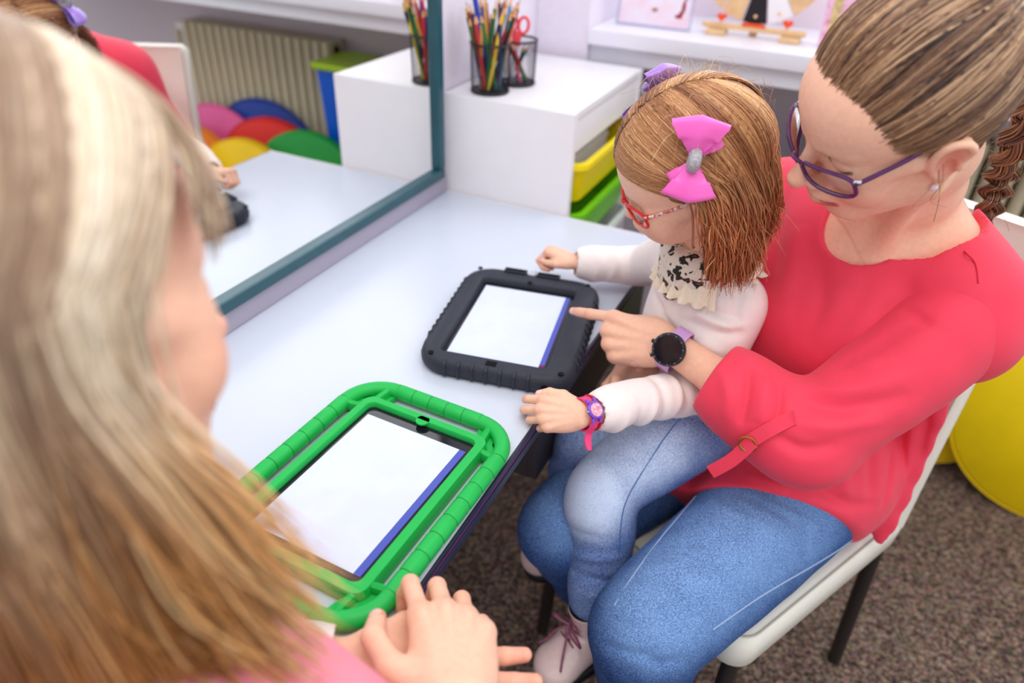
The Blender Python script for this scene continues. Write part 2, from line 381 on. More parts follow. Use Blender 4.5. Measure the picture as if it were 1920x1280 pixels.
M_birch = mat('birch', srgb(236, 198, 150), 0.5, 0.3, noise=0.12, nscale=30)
toy = empty('wooden_wheel_toy', (0.517, 0.615, SZ), 'wooden wheel toy with black and white wedges and orange hearts on a stand', 'toy')
M_org = mat('orange_paint', srgb(240, 84, 36), 0.4, 0.4)
MB().box((0, 0, 0.018), (0.245, 0.022, 0.011)).build('crossbar', M_birch, toy, bevel=0.001)
for sx in (-0.085, 0.09): MB().box((sx, -0.005, 0.006), (0.045, 0.06, 0.011)).build('foot', M_birch, toy, bevel=0.001)
MB().box((0, -0.008, 0.0275), (0.055, 0.012, 0.007)).build('orange_block', M_org, toy, bevel=0.001)
for sx in (-0.078, 0.078):
    hp = []
    for t in np.linspace(0, 2 * math.pi, 28, endpoint=False):
        hp.append((16 * math.sin(t) ** 3 / 16 * 0.012, (13 * math.cos(t) - 5 * math.cos(2 * t) - 2 * math.cos(3 * t) - math.cos(4 * t)) / 16 * 0.011))
    MB().stack([[(sx + x, y_, 0.038 + z) for x, z in hp] for y_ in (-0.012, -0.004)]).build('heart', M_org, toy)
WR = 0.155; wc = 0.030 + WR
for k in range(16):
    a0 = -math.pi / 2 + (k - 0.5) * 2 * math.pi / 16 + 0.012; a1 = a0 + 2 * math.pi / 16 - 0.024
    m = [mat('toy_black', srgb(28, 26, 30), 0.45, 0.4), mat('toy_white', srgb(240, 238, 242), 0.45, 0.4), M_birch, mat('toy_white', srgb(240, 238, 242))][k % 4]
    if k % 4 in (1, 3): m = mat('toy_white') if (k % 4 == 1) else M_birch
    pts = [(0.03 * math.cos(a0), 0.03 * math.sin(a0)), (WR * math.cos(a0), WR * math.sin(a0)), (WR * math.cos((a0 + a1) / 2), WR * math.sin((a0 + a1) / 2)), (WR * math.cos(a1), WR * math.sin(a1)), (0.03 * math.cos(a1), 0.03 * math.sin(a1))]
    MB().stack([[(x, y_, wc + z) for x, z in pts] for y_ in (-0.004, 0.004)]).build('wedge', m, toy, bevel=0.0008)
    am = (a0 + a1) / 2
    MB().lathe([(0.0003, -0.001), (0.004, -0.001), (0.004, 0.002), (0.0003, 0.002)], 12, M=Matrix.Translation((0.138 * math.cos(am), -0.0055, wc + 0.138 * math.sin(am))) @ rotx(math.pi / 2)).build('dot', M_birch, toy)
MB().lathe([(0.0005, -0.007), (0.034, -0.007), (0.034, 0.007), (0.0005, 0.007)], 24, M=Matrix.Translation((0, 0, wc)) @ rotx(math.pi / 2)).build('hub', M_org, toy)
MB().box((0, 0.014, wc / 2), (0.02, 0.008, wc)).build('post', M_birch, toy, bevel=0.001)
bx = empty('pink_box', (0.735, 0.60, SZ), 'pink patterned gift box behind the woman in coral on the sill', 'box', rz=math.radians(-12))
MB().box((0, 0, 0.07), (0.12, 0.05, 0.14)).build('carton', mat('pink_carton', srgb(240, 196, 218), 0.45, 0.4, nscale=45, noise=0.2, col2=srgb(214, 130, 176)), bx, bevel=0.0015)
MB().box((-0.035, -0.0256, 0.08), (0.02, 0.001, 0.09)).build('printed_stripe', mat('gold_print', srgb(226, 200, 140), 0.5, 0.4, noise=0.3, nscale=90), bx, bevel=0)

# ------------------------------------------------------------------ radiator, discs, bin (seen in the mirror)
M_rad = mat('radiator_enamel', srgb(206, 196, 168), 0.4, 0.45, noise=0.03, nscale=10)
rd = empty('radiator', (0.0, 0.812, FLOOR), 'beige ribbed radiator under the window sill', 'radiator')
x = 0.94
while x < 1.61:
    MB().stack([rr(0.030, 0.10, 0.013, z, x, 0, 4) for z in (0.10, 0.80)]).build('rib', M_rad, rd, auto=60)
    x += 0.041
for z in (0.13, 0.77): MB().tube([(0.925, 0.0, z), (1.63, 0.0, z)], 0.018, 10).build('header_pipe', M_rad, rd)
MB().lathe([(0.0005, 0), (0.018, 0), (0.02, 0.04), (0.0005, 0.045)], 18, M=Matrix.Translation((1.63, 0, 0.77)) @ Matrix.Rotation(math.pi / 2, 4, 'Y')).build('valve', mat('valve_white', srgb(235, 230, 232), 0.4), rd)
MB().tube([(1.63, 0, 0.77), (1.69, 0, 0.77), (1.69, 0.0, 0.0)], 0.009, 8).build('feed_pipe', M_rad, rd)
for xx in (0.96, 1.56): MB().box((xx, 0, 0.05), (0.03, 0.06, 0.1)).build('foot', M_rad, rd)

def disc(col, x, y, r, lean, label, yaw=0.0, star=False, th=0.055):
    m = mat('foam_' + label.split()[0], srgb(*col), 0.5, 0.4, noise=0.05, nscale=12, bump=0.1, bscale=80)
    e = empty('foam_disc', (x, y, FLOOR), label, 'foam disc', 'coloured foam discs by the radiator')
    M = rotz(yaw) @ Matrix.Rotation(lean, 4, 'X') @ Matrix.Translation((0, 0, r)) @ rotx(math.pi / 2)
    n = 60
    circ = lambda rad, z: [M @ Vector((rad * math.cos(2 * math.pi * k / n), rad * math.sin(2 * math.pi * k / n), z)) for k in range(n)]
    h = th / 2
    if star:
        def st(s, z):
            out = []
            for k in range(n):
                a = 2 * math.pi * k / n; q = abs(((a * 5 / (2 * math.pi)) % 1) - 0.5) * 2
                rad = s * r * (0.17 + 0.22 * q); out.append(M @ Vector((rad * math.cos(a + .3), rad * math.sin(a + .3), z)))
            return out
        MB().stack([circ(r - .012, -h), circ(r, -h + .012), circ(r, h - .012), circ(r - .012, h), st(1.05, h), st(1.0, h - .004), st(1, -h + .004), st(1.05, -h)], wrap=True).build('cushion', m, e, auto=50)
    else:
        MB().stack([circ(0.001, -h), circ(r - .012, -h), circ(r, -h + .012), circ(r, h - .012), circ(r - .012, h), circ(0.001, h)]).build('cushion', m, e, auto=50)
        MB().tube(circ(r, h - .008), 0.0028, 6, closed=True).build('piping', m, e)
    return e
disc((22, 150, 58), 0.915, 0.575, 0.270, -0.05, 'green foam disc with a star shaped hole, in front of the radiator', 0.0, True)
disc((222, 36, 26), 1.13, 0.635, 0.268, -0.05, 'red foam disc leaning between the green and blue discs')
disc((20, 56, 150), 1.235, 0.722, 0.285, -0.03, 'dark blue foam disc behind the red disc', th=0.04)
disc((250, 206, 20), 1.15, 0.510, 0.245, -0.05, 'yellow foam disc in front of the red disc')
disc((246, 140, 40), 1.480, 0.572, 0.238, -0.05, 'orange foam disc leaning beside the yellow disc')
disc((226, 96, 160), 1.44, 0.678, 0.265, -0.04, 'pink foam disc behind the orange disc', th=0.03)
disc((250, 214, 8), 1.470, 0.430, 0.25, -0.08, 'large bright yellow foam disc on the carpet behind the chair', -0.12, th=0.07)
bn = empty('toy_bin', (0.808, 0.735, FLOOR), 'tall blue bin with a lime green lid beside the radiator', 'bin')
M_bb = mat('bin_blue', srgb(12, 92, 214), 0.35, 0.45, noise=0.04, nscale=8); M_bl = mat('bin_lime', srgb(176, 216, 40), 0.35, 0.45)
hb = H + 0.045
MB().stack([rr(0.11, 0.13, 0.02, 0.02), rr(0.14, 0.16, 0.02, hb * 0.6), rr(0.17, 0.19, 0.02, hb - 0.02)]).build('body', M_bb, bn)
MB().stack([rr(0.19, 0.21, 0.025, hb - 0.019), rr(0.20, 0.22, 0.025, hb - 0.008), rr(0.19, 0.21, 0.025, hb)]).build('lid', M_bl, bn)
for sx in (-.05, .05):
    MB().lathe([(0.0005, -.01), (0.02, -.01), (0.02, .01), (0.0005, .01)], 18, M=Matrix.Translation((sx, -0.05, 0.02)) @ Matrix.Rotation(math.pi / 2, 4, 'Y')).build('wheel', mat('bin_wheel', srgb(245, 190, 30), 0.4), bn)

# ------------------------------------------------------------------ tablets
M_screen_glass = mat('tablet_glass', srgb(26, 26, 32), 0.06, 0.5)
def screen_mat(name, col):
    return mat(name, col, 0.25, 0.4, noise=0.02, nscale=25, col2=tuple(c * 0.95 for c in col), emit=0.12)
M_scr = screen_mat('screen_white', srgb(206, 214, 238)); M_blue = mat('screen_blue', srgb(72, 84, 176), 0.25, 0.4, emit=0.15)
M_blk = mat('black_rubber', srgb(46, 50, 62), 0.55, 0.4, noise=0.08, nscale=50, bump=0.2, bscale=500)
M_hole = mat('hole_black', srgb(8, 8, 10), 0.7, 0.2)
def cyl_hole(e, x, y, z, r=0.0042, d=0.001):
    MB().lathe([(0.0003, -d), (r, -d), (r, 0.0004), (0.0003, 0.0004)], 18, c=(x, y, z)).build('peg_hole', M_hole, e)

tk = empty('tablet', (0.388, -0.443, 0.0), 'tablet in a chunky black rubber case under the pointing finger', 'tablet', rz=math.radians(11.1))
cx, cy, W2, H2, TZ = 0.008, -0.0135, 0.232, 0.299, 0.030
o_, i_ = [], []
# frame = ring: outside up, over the top, down inside to the glass
ring = [rr(W2 - .012, H2 - .012, .040, 0.0, cx, cy), rr(W2, H2, .046, .008, cx, cy), rr(W2 + .002, H2 + .002, .047, .016, cx, cy), rr(W2 - .004, H2 - .004, .045, .026, cx, cy), rr(W2 - .018, H2 - .018, .040, TZ, cx, cy),
        rr(0.166, 0.236, .010, TZ, 0.004, -0.020), rr(0.162, 0.232, .009, TZ - .002, 0.004, -0.020), rr(0.159, 0.229, .008, TZ - .012, 0.004, -0.020)]
MB().stack(ring, close_first=True, close_last=False).build('case', M_blk, tk, auto=50)
MB().box((0.004, -0.020, TZ - .0125), (0.162, 0.232, 0.004)).build('glass', M_screen_glass, tk, bevel=0)
MB().box((0.0005, -0.0205, TZ - .0101), (0.1385, 0.207, 0.0008)).build('screen', M_scr, tk, bevel=0)
MB().box((0.0735, -0.0205, TZ - .0101), (0.0075, 0.207, 0.0008)).build('screen_strip', M_blue, tk, bevel=0)
MB().box((0.0735, -0.121, TZ - .0096), (0.0075, 0.006, 0.0003)).build('screen_mark', mat('mark_maroon', srgb(110, 20, 70), 0.3), tk, bevel=0)
MB().box((0.028, -0.1285, TZ - .0101), (0.012, 0.005, 0.0006)).build('screen_mark', mat('mark_green', srgb(20, 84, 36), 0.3), tk, bevel=0)
for x, y in ((-.091, .122), (.100, .119), (.106, -.143), (-.085, -.147)): cyl_hole(tk, x, y, TZ)
MB().box((0.006, -0.149, TZ), (0.016, 0.011, 0.0012)).build('port_hole', M_hole, tk, bevel=0.002)
MB().lathe([(0.0003, -.001), (.006, -.001), (.006, .001), (.0003, .001)], 18, M=Matrix.Translation((0.088, cy - H2 / 2 - 0.0005, 0.014)) @ rotx(math.pi / 2)).build('port_hole', M_hole, tk)
for xx, w in ((-.028, .040), (.030, .040)):
    MB().box((xx, 0.1265, TZ + .0015), (w, 0.013, 0.005)).build('strap_slot_rim', M_blk, tk, bevel=0.002)
    MB().box((xx, 0.1265, TZ + .0042), (w - .006, 0.007, 0.0008)).build('strap_slot', M_hole, tk, bevel=0)
MB().box((0.001, 0.130, TZ - 0.001), (0.012, 0.016, 0.006)).build('latch_gap', mat('latch_light', srgb(190, 196, 208), 0.5), tk, bevel=0.001)
MB().lathe([(0.0003, 0), (.004, 0), (.004, .0012), (.0003, .0012)], 16, c=(0.004, 0.0965, TZ)).build('camera_dot', M_hole, tk)
rib = MB().tube([(0, -0.0055, 0.004), (0.0035, -0.0055, 0.014), (0.001, -.0055, 0.0245), (-.006, -.0055, 0.0285)], 0.0026, 6).build('grip_rib', M_blk, tk)
def addrib(x, y, rz):
    r = rib if not rib.get('used') else rib.copy()
    if r is not rib: COL.objects.link(r); r.parent = tk
    rib['used'] = 1
    r.location = (x, y, 0); r.rotation_euler = (0, 0, rz)
for k in range(11):
    yy = cy - 0.088 + 0.0176 * k
    addrib(cx + W2 / 2 - 0.0015, yy, 0); addrib(cx - W2 / 2 + 0.0015, yy + .006, math.pi)
for k in range(7): addrib(cx - 0.062 + 0.0205 * k, cy - H2 / 2 + 0.0015, -math.pi / 2)
del rib['used']
for o in tk.children:
    if 'used' in o.keys(): del o['used']

M_gr = mat('green_foam', srgb(28, 186, 82), 0.45, 0.4, noise=0.04, nscale=30, bump=0.08, bscale=400)
M_gr2 = mat('green_foam_groove', srgb(20, 150, 66), 0.5, 0.4)
tg = empty('tablet', (0.394, -0.852, 0.0), 'tablet in a bright green open handle frame beside the table edge', 'tablet', rz=math.radians(-1.5))
W3, H3, R3, rt = 0.232, 0.328, 0.052, 0.0105
def tubering(w, h, r, z, rad): 
    return MB().tube([(x, y, z) for x, y, _ in rr(w, h, r, 0, -0.002, 0.0, 8)], rad, 10, closed=True, up=(0, 0, 1))
# corner arcs and grip segments of the outer handle
cl = rr(W3, H3, R3, 0.0135, -0.002, 0.0, 10)
for q in range(4):
    seg = cl[q * 11:(q + 1) * 11]
    MB().tube(seg, rt * 0.98, 12, up=(0, 0, 1)).build('corner_grip', M_gr, tg)
def grip_side(a, b, n):
    a = np.array(a); b = np.array(b)
    MB().tube([a, b], rt * 0.93, 12, up=(0, 0, 1)).build('handle_core', M_gr2, tg)
    for k in range(n):
        p = a + (b - a) * (k / n); q = a + (b - a) * ((k + 1) / n); d = (b - a) / np.linalg.norm(b - a) * 0.0007
        MB().tube([p + d, p + 3 * d, q - 3 * d, q - d], [rt * .97, rt * 1.03, rt * 1.03, rt * .97], 12, up=(0, 0, 1)).build('grip_segment', M_gr, tg)
hx, hy = W3 / 2, H3 / 2
for sx in (-1, 1): grip_side((sx * hx - .002, -hy + R3, .0135), (sx * hx - .002, hy - R3, .0135), 8)
for sy in (-1, 1): grip_side((-hx + R3 - .002, sy * hy, .0135), (hx - R3 - .002, sy * hy, .0135), 5)
fr = [rr(0.186, 0.266, .016, 0.001, 0, 0), rr(0.188, 0.268, .016, .010, 0, 0), rr(0.184, 0.264, .014, .0215, 0, 0), rr(0.176, 0.256, .012, .0225, 0, 0), rr(0.163, 0.243, .010, .0225, 0, 0), rr(0.160, 0.240, .009, .019, 0, 0), rr(0.160, 0.240, .009, .0145, 0, 0)]
MB().stack(fr, close_last=False).build('inner_frame', M_gr, tg, auto=50)
MB().box((0, 0, .0135), (0.163, 0.243, .003)).build('glass', M_screen_glass, tg, bevel=0)
MB().box((-0.0035, -.003, .0155), (0.1385, 0.2115, .0008)).build('screen', M_scr, tg, bevel=0)
MB().box((0.0705, -.003, .0155), (0.0085, 0.2115, .0008)).build('screen_strip', M_blue, tg, bevel=0)
MB().lathe([(0.0003, 0), (.009, 0), (.009, .002), (.0003, .002)], 20, c=(0.0, 0.121, .0205)).build('camera_notch', M_gr, tg)
for sx in (-1, 1):
    for sy in (-1, 1):
        # corner web: recessed plate, two ribs and a peg hole
        ax, ay = sx * 0.086, sy * 0.126
        pl = [(ax, ay), (sx * (hx - .006) - .002, ay - sy * .012), (sx * (hx - .006) - .002, sy * (hy - R3)), ]
        arc = [(x, y) for x, y, _ in rr(W3 - .008, H3 - .008, R3 - .004, 0, -.002, 0, 8)]
        arc = [p for p in arc if (p[0] + .002) * sx > hx - R3 - .004 and p[1] * sy > hy - R3 - .004]
        poly = [(ax - sx * .010, ay - sy * .012)] + sorted(arc, key=lambda p: math.atan2((p[1] - ay) * sy, (p[0] - ax) * sx))
        MB().stack([[(x, y, z) for x, y in poly] for z in (.004, .0095)]).build('corner_web', M_gr, tg)
        MB().tube([(ax - sx * .004, sy * .128, .0125), (ax - sx * .008, sy * hy, .0125)], .0052, 8, flat=1.7, up=(0, 0, 1)).build('corner_rib', M_gr, tg)
        MB().tube([(sx * .09, ay - sy * .014, .0125), (sx * hx - .002, ay - sy * .018, .0125)], .0052, 8, flat=1.7, up=(0, 0, 1)).build('corner_rib', M_gr, tg)
        MB().lathe([(0.0003, 0), (.0062, 0), (.0062, .0008), (.0003, .0008)], 18, c=(sx * .1005 - .001, sy * .139, .0093)).build('peg_hole', M_hole, tg)

# ------------------------------------------------------------------ chair
M_leather = mat('white_leather', srgb(228, 224, 212), 0.42, 0.45, noise=0.03, nscale=20, bump=0.15, bscale=250)
M_seam = mat('leather_seam', srgb(186, 180, 166), 0.6, 0.3)
M_leg = mat('dark_metal', srgb(62, 56, 54), 0.4, 0.5, metal=0.6)
ch_rz = math.atan2(-0.467, 0.884)        # local -y is the chair's front
SF = -0.265                               # seat top
chair = empty('chair', (0.0, 0.0, FLOOR), 'white leather chair with dark metal legs under the woman in coral', 'chair', rz=0)
FLc = Vector((0.857, -0.653, 0)); Fd = Vector((-0.467, -0.884, 0)); Rt = Vector((-0.884, 0.467, 0))
chair.location = (*(FLc + Rt * 0.215 - Fd * 0.22).xy, FLOOR)
chair.rotation_euler = (0, 0, math.atan2(-Fd.x, Fd.y) + math.pi)   # local +y = backwards
sh = SF - FLOOR
# local axes: +x = sitter's left, -y = front
MB().stack([rr(0.40, 0.42, .03, sh - .075), rr(0.425, 0.445, .035, sh - .06), rr(0.43, 0.45, .035, sh - .02), rr(0.415, 0.435, .035, sh - .004), rr(0.39, 0.41, .03, sh)]).build('seat', M_leather, chair, auto=60)
MB().tube([(x, y, z) for x, y, z in rr(0.412, 0.432, .035, sh - .002)], .0018, 5, closed=True).build('seat_seam', M_seam, chair)
b0, b1 = -0.02, 0.47
bl = []
for t in np.linspace(0, 1, 10):
    z = sh + b0 + (b1 - b0) * t; yb = 0.195 + 0.10 * t + 0.03 * t * t; w = 0.43 - 0.05 * t
    th = 0.045 - 0.012 * t
    bl.append([(x, yb + y, z) for x, y, _ in rr(w, th, th * .45, 0)])
bl = [[(x * .96, y, z - .0) for x, y, z in bl[0]]] + bl + [[(x * .95, y * .99, z + .012) for x, y, z in bl[-1]]]
MB().stack(bl).build('backrest', M_leather, chair, auto=60)
for sx in (-1, 1):
    MB().tube([(sx * (0.205 - .024 * t), 0.195 + 0.10 * t + 0.03 * t * t - .021, sh + b0 + (b1 - b0) * t) for t in np.linspace(0.04, 1, 9)], .0016, 5).build('back_seam', M_seam, chair)
    for ya, yb in ((-0.20, -0.215), (0.20, 0.235)):
        MB().tube([(sx * 0.19, ya, sh - .07), (sx * 0.20, yb, 0.0)], .013, 10).build('leg', M_leg, chair)
    MB().tube([(sx * 0.19, -0.20, sh - .085), (sx * 0.19, 0.20, sh - .085)], .011, 8).build('side_rail', M_leg, chair)
# ------------------------------------------------------------------ sculpting tools (signed distance fields -> mesh)
class SDF:
    def __init__(s, lo, hi, h):
        s.lo = np.array(lo, float); s.h = float(h)
        s.n = np.ceil((np.array(hi, float) - s.lo) / h).astype(int) + 1
        s.g = np.full(s.n, 0.5, np.float32)
        s.ax = [(s.lo[i] + h * np.arange(s.n[i])).astype(np.float32) for i in range(3)]
    def sub(s, lo, hi):
        a = np.clip(np.floor((np.array(lo) - s.lo) / s.h).astype(int), 0, s.n); b = np.clip(np.ceil((np.array(hi) - s.lo) / s.h).astype(int) + 1, 0, s.n)
        if np.any(b <= a): return None, None
        sl = tuple(slice(a[i], b[i]) for i in range(3))
        return sl, (s.ax[0][sl[0]][:, None, None], s.ax[1][sl[1]][None, :, None], s.ax[2][sl[2]][None, None, :])
    def op(s, sl, d, k, mode):
        a = s.g[sl]
        if mode == 'u':
            if k > 0: hh = np.maximum(k - np.abs(a - d), 0) / k; s.g[sl] = np.minimum(a, d) - hh * hh * k * 0.25
            else: s.g[sl] = np.minimum(a, d)
        else:
            d = -d
            if k > 0: hh = np.maximum(k - np.abs(a - d), 0) / k; s.g[sl] = np.maximum(a, d) + hh * hh * k * 0.25
            else: s.g[sl] = np.maximum(a, d)
    def cone(s, a, b, ra, rb, k=0.01, mode='u', flat=None):
        """tapered capsule; flat=(dir, factor): thinner along dir"""
        a = np.array(a, float); b = np.array(b, float); m = max(ra, rb) + k + 3 * s.h
        if flat is not None: m *= max(1.0, 1.0 / flat[1] if flat[1] < 1 else 1.0) * 1.05
        sl, P = s.sub(np.minimum(a, b) - m, np.maximum(a, b) + m)
        if sl is None: return s
        ab = b - a; L2 = ab @ ab + 1e-12
        px, py, pz = P[0] - a[0], P[1] - a[1], P[2] - a[2]
        t = np.clip((px * ab[0] + py * ab[1] + pz * ab[2]) / L2, 0, 1)
        qx, qy, qz = px - t * ab[0], py - t * ab[1], pz - t * ab[2]
        q2 = qx * qx + qy * qy + qz * qz
        if flat is not None:
            f = np.array(flat[0], float); f /= np.linalg.norm(f); w = qx * f[0] + qy * f[1] + qz * f[2]
            q2 = q2 + w * w * (1 / flat[1] ** 2 - 1)
        s.op(sl, np.sqrt(q2) - (ra + (rb - ra) * t), k, mode); return s
    def ell(s, c, r, R=None, k=0.01, mode='u'):
        c = np.array(c, float); r = np.array(r, float); m = r.max() + k + 3 * s.h
        sl, P = s.sub(c - m, c + m)
        if sl is None: return s
        p = [P[0] - c[0], P[1] - c[1], P[2] - c[2]]
        if R is not None:
            R = np.array(R, float); p = [p[0] * R[0, i] + p[1] * R[1, i] + p[2] * R[2, i] for i in range(3)]
        k0 = np.sqrt((p[0] / r[0]) ** 2 + (p[1] / r[1]) ** 2 + (p[2] / r[2]) ** 2)
        k1 = np.sqrt((p[0] / r[0] ** 2) ** 2 + (p[1] / r[1] ** 2) ** 2 + (p[2] / r[2] ** 2) ** 2) + 1e-9
        s.op(sl, k0 * (k0 - 1) / k1, k, mode); return s
    def chain(s, pts, rs, k=0.01, mode='u', n=1, flat=None):
        if n > 1:
            m = len(pts); rs = np.interp(np.linspace(0, m - 1, (m - 1) * n + 1), range(m), rs); pts = catmull(pts, n)
        for i in range(len(pts) - 1): s.cone(pts[i], pts[i + 1], rs[i], rs[i + 1], k, mode, flat)
        return s
    def cut(s, p, n, k=0.004):
        """remove everything on the side n points to"""
        n = np.array(n, float); n /= np.linalg.norm(n); sl, P = s.sub(s.lo, s.lo + s.h * s.n)
        d = (P[0] - p[0]) * n[0] + (P[1] - p[1]) * n[1] + (P[2] - p[2]) * n[2]
        s.op(sl, -d, k, 's'); return s
    def merge(s, o, k=0.01): s.op((slice(None),) * 3, o.g, k, 'u'); return s
    def carve(s, o, k=0.004): s.op((slice(None),) * 3, o.g, k, 's'); return s
    def mesh(s):
        g = s.g; sg = g < 0
        sg[0] = sg[-1] = False; sg[:, 0] = sg[:, -1] = False; sg[:, :, 0] = sg[:, :, -1] = False
        c = np.zeros(np.array(g.shape) - 1, np.uint8)
        cor = [(i, j, k) for i in (0, 1) for j in (0, 1) for k in (0, 1)]
        nx, ny, nz = c.shape
        for i, j, k in cor: c += sg[i:i + nx, j:j + ny, k:k + nz]
        ai = np.argwhere((c > 0) & (c < 8)); idx = np.full(c.shape, -1, np.int32); idx[tuple(ai.T)] = np.arange(len(ai))
        acc = np.zeros((len(ai), 3)); cnt = np.zeros(len(ai))
        for a in cor:
            for d in range(3):
                if a[d] == 1: continue
                b = list(a); b[d] = 1
                pa, pb = ai + np.array(a), ai + np.array(b)
                va, vb = g[tuple(pa.T)].astype(float), g[tuple(pb.T)].astype(float)
                m = sg[tuple(pa.T)] != sg[tuple(pb.T)]
                t = np.where(m, va / np.where(np.abs(va - vb) < 1e-9, 1e-9, va - vb), 0); t = np.clip(t, 0, 1)
                p = np.array(a, float)[None] + t[:, None] * (np.array(b, float) - np.array(a, float))[None]
                acc += p * m[:, None]; cnt += m
        V = s.lo + s.h * (ai + acc / np.maximum(cnt, 1)[:, None])
        Fs = []
        for d in range(3):
            e1, e2 = (d + 1) % 3, (d + 2) % 3
            A = [slice(1, -1)] * 3; B = [slice(1, -1)] * 3; A[d] = slice(0, -1); B[d] = slice(1, None)
            s0, s1 = sg[tuple(A)], sg[tuple(B)]
            q = np.argwhere(s0 != s1); off = np.ones(3, int); off[d] = 0; q = q + off
            fl = s0[tuple((q - off).T)]
            def cell(o1, o2):
                z = q.copy(); z[:, e1] += o1; z[:, e2] += o2; return idx[tuple(z.T)]
            f = np.stack([cell(-1, -1), cell(0, -1), cell(0, 0), cell(-1, 0)], 1)
            f = np.where(fl[:, None], f, f[:, ::-1]); Fs.append(f)
        Fq = np.concatenate(Fs); Fq = Fq[(Fq >= 0).all(1)]
        return V, Fq

def smooth_verts(V, F, it=1, lam=0.5):
    e = np.concatenate([F[:, [0, 1]], F[:, [1, 2]], F[:, [2, 3]], F[:, [3, 0]]])
    for _ in range(it):
        acc = np.zeros_like(V); cn = np.zeros(len(V))
        for a, b in ((0, 1), (1, 0)):
            for k in range(3): acc[:, k] += np.bincount(e[:, a], V[e[:, b], k], len(V))
            cn += np.bincount(e[:, a], minlength=len(V))
        V = V + lam * (acc / np.maximum(cn, 1)[:, None] - V)
    return V
def nmesh(name, V, F, material, parent=None, col=None, smooth=True):
    me = bpy.data.meshes.new(name); V = np.asarray(V, np.float32); F = np.asarray(F, np.int32); nf, fs = F.shape
    me.vertices.add(len(V)); me.vertices.foreach_set('co', V.ravel())
    me.loops.add(nf * fs); me.loops.foreach_set('vertex_index', F.ravel())
    me.polygons.add(nf); me.polygons.foreach_set('loop_start', np.arange(0, nf * fs, fs, dtype=np.int32))
    me.update(calc_edges=True); me.validate()
    me.polygons.foreach_set('use_smooth', np.ones(len(me.polygons), bool))
    if col is not None:
        a = me.attributes.new('Col', 'FLOAT_COLOR', 'POINT')
        a.data.foreach_set('color', np.concatenate([np.asarray(col, np.float32), np.ones((len(V), 1), np.float32)], 1).ravel())
    me.materials.append(material)
    o = bpy.data.objects.new(name, me); link(o, parent); me.update()
    return o
def join_parts(parts):
    """[(V,F,col)] -> one V,F,col"""
    Vs, Fs, Cs, n = [], [], [], 0
    for V, F, c in parts: Vs.append(V); Fs.append(F + n); Cs.append(c); n += len(V)
    return np.concatenate(Vs), np.concatenate(Fs), np.concatenate(Cs)
def sstep(a, b, x): t = np.clip((x - a) / (b - a), 0, 1); return t * t * (3 - 2 * t)
def pdist(V, pts):
    """distance of points V to a polyline"""
    d = np.full(len(V), 1e9); P = np.array(pts, float)
    for a, b in zip(P[:-1], P[1:]):
        ab = b - a; t = np.clip(((V - a) @ ab) / (ab @ ab + 1e-12), 0, 1)
        d = np.minimum(d, np.linalg.norm(V - a - t[:, None] * ab, axis=1))
    return d
def mixc(C, c, w): return C * (1 - w[:, None]) + np.array(c)[None] * w[:, None]
def vnoise(V, sc, seed=0):
    """cheap smooth noise 0..1"""
    r = np.random.default_rng(seed); out = np.zeros(len(V))
    for k in range(5):
        d = r.normal(size=3); d /= np.linalg.norm(d); out += np.sin(V @ d * sc * (0.6 + 0.35 * k) + r.uniform(0, 6.28))
    return np.clip(out / 10 + 0.5, 0, 1)

def strands(name, P, rad, cols, material, parent=None, side=None, flat=0.5):
    """P (N,M,3) strand centre lines -> one mesh of thin 4-sided tubes"""
    P = np.asarray(P, float); N, M, _ = P.shape
    T = np.gradient(P, axis=1); T /= np.linalg.norm(T, axis=2, keepdims=True) + 1e-12
    if side is None: side = np.tile(np.array([0.3, 0.4, 0.86]), (N, M, 1))
    A = np.cross(T, side); A /= np.linalg.norm(A, axis=2, keepdims=True) + 1e-9; B = np.cross(A, T)
    rad = np.broadcast_to(np.asarray(rad, float), (N, M))[..., None]
    ring = np.stack([P + A * rad, P + B * rad * flat, P - A * rad, P - B * rad * flat], 2)      # N,M,4,3
    V = ring.reshape(-1, 3)
    base = (np.arange(N)[:, None, None] * M + np.arange(M - 1)[None, :, None]) * 4 + np.arange(4)[None, None, :]
    nxt = (np.arange(N)[:, None, None] * M + np.arange(M - 1)[None, :, None]) * 4 + (np.arange(4)[None, None, :] + 1) % 4
    F = np.stack([base, nxt, nxt + 4, base + 4], -1).reshape(-1, 4)
    cols = np.asarray(cols, float)
    C = np.repeat(cols[:, None, :], M, 1) if cols.ndim == 2 else cols
    C = np.repeat(C[:, :, None, :], 4, 2).reshape(-1, 3)
    return nmesh(name, V, F, material, parent, C)

def vnormals(V, F):
    n = np.cross(V[F[:, 2]] - V[F[:, 0]], V[F[:, 3]] - V[F[:, 1]]); N = np.zeros_like(V)
    for c in range(4):
        for k in range(3): N[:, k] += np.bincount(F[:, c], n[:, k], len(V))
    return N / (np.linalg.norm(N, axis=1)[:, None] + 1e-12)
def folds(V, F, L):
    """push cloth in or out along soft lines: (points, width, height)"""
    if not L: return V
    N = vnormals(V, F); D = np.zeros(len(V))
    for pts, w, a in L:
        P = np.array(catmull(pts, 5)); n = len(P) - 1; lo, hi = P.min(0) - 3 * w, P.max(0) + 3 * w
        m = np.where(((V > lo) & (V < hi)).all(1))[0]
        if len(m) == 0: continue
        best = np.full(len(m), 1e9); tt = np.zeros(len(m)); U = V[m]
        for i in range(n):
            ab = P[i + 1] - P[i]; t = np.clip(((U - P[i]) @ ab) / (ab @ ab + 1e-12), 0, 1); d = np.linalg.norm(U - P[i] - t[:, None] * ab, axis=1)
            b = d < best; best[b] = d[b]; tt[b] = (i + t[b]) / n
        D[m] += a * np.exp(-(best / w) ** 2) * np.sin(np.clip(tt, 0, 1) * math.pi * .94 + .09) ** .7
    return V + N * D[:, None]
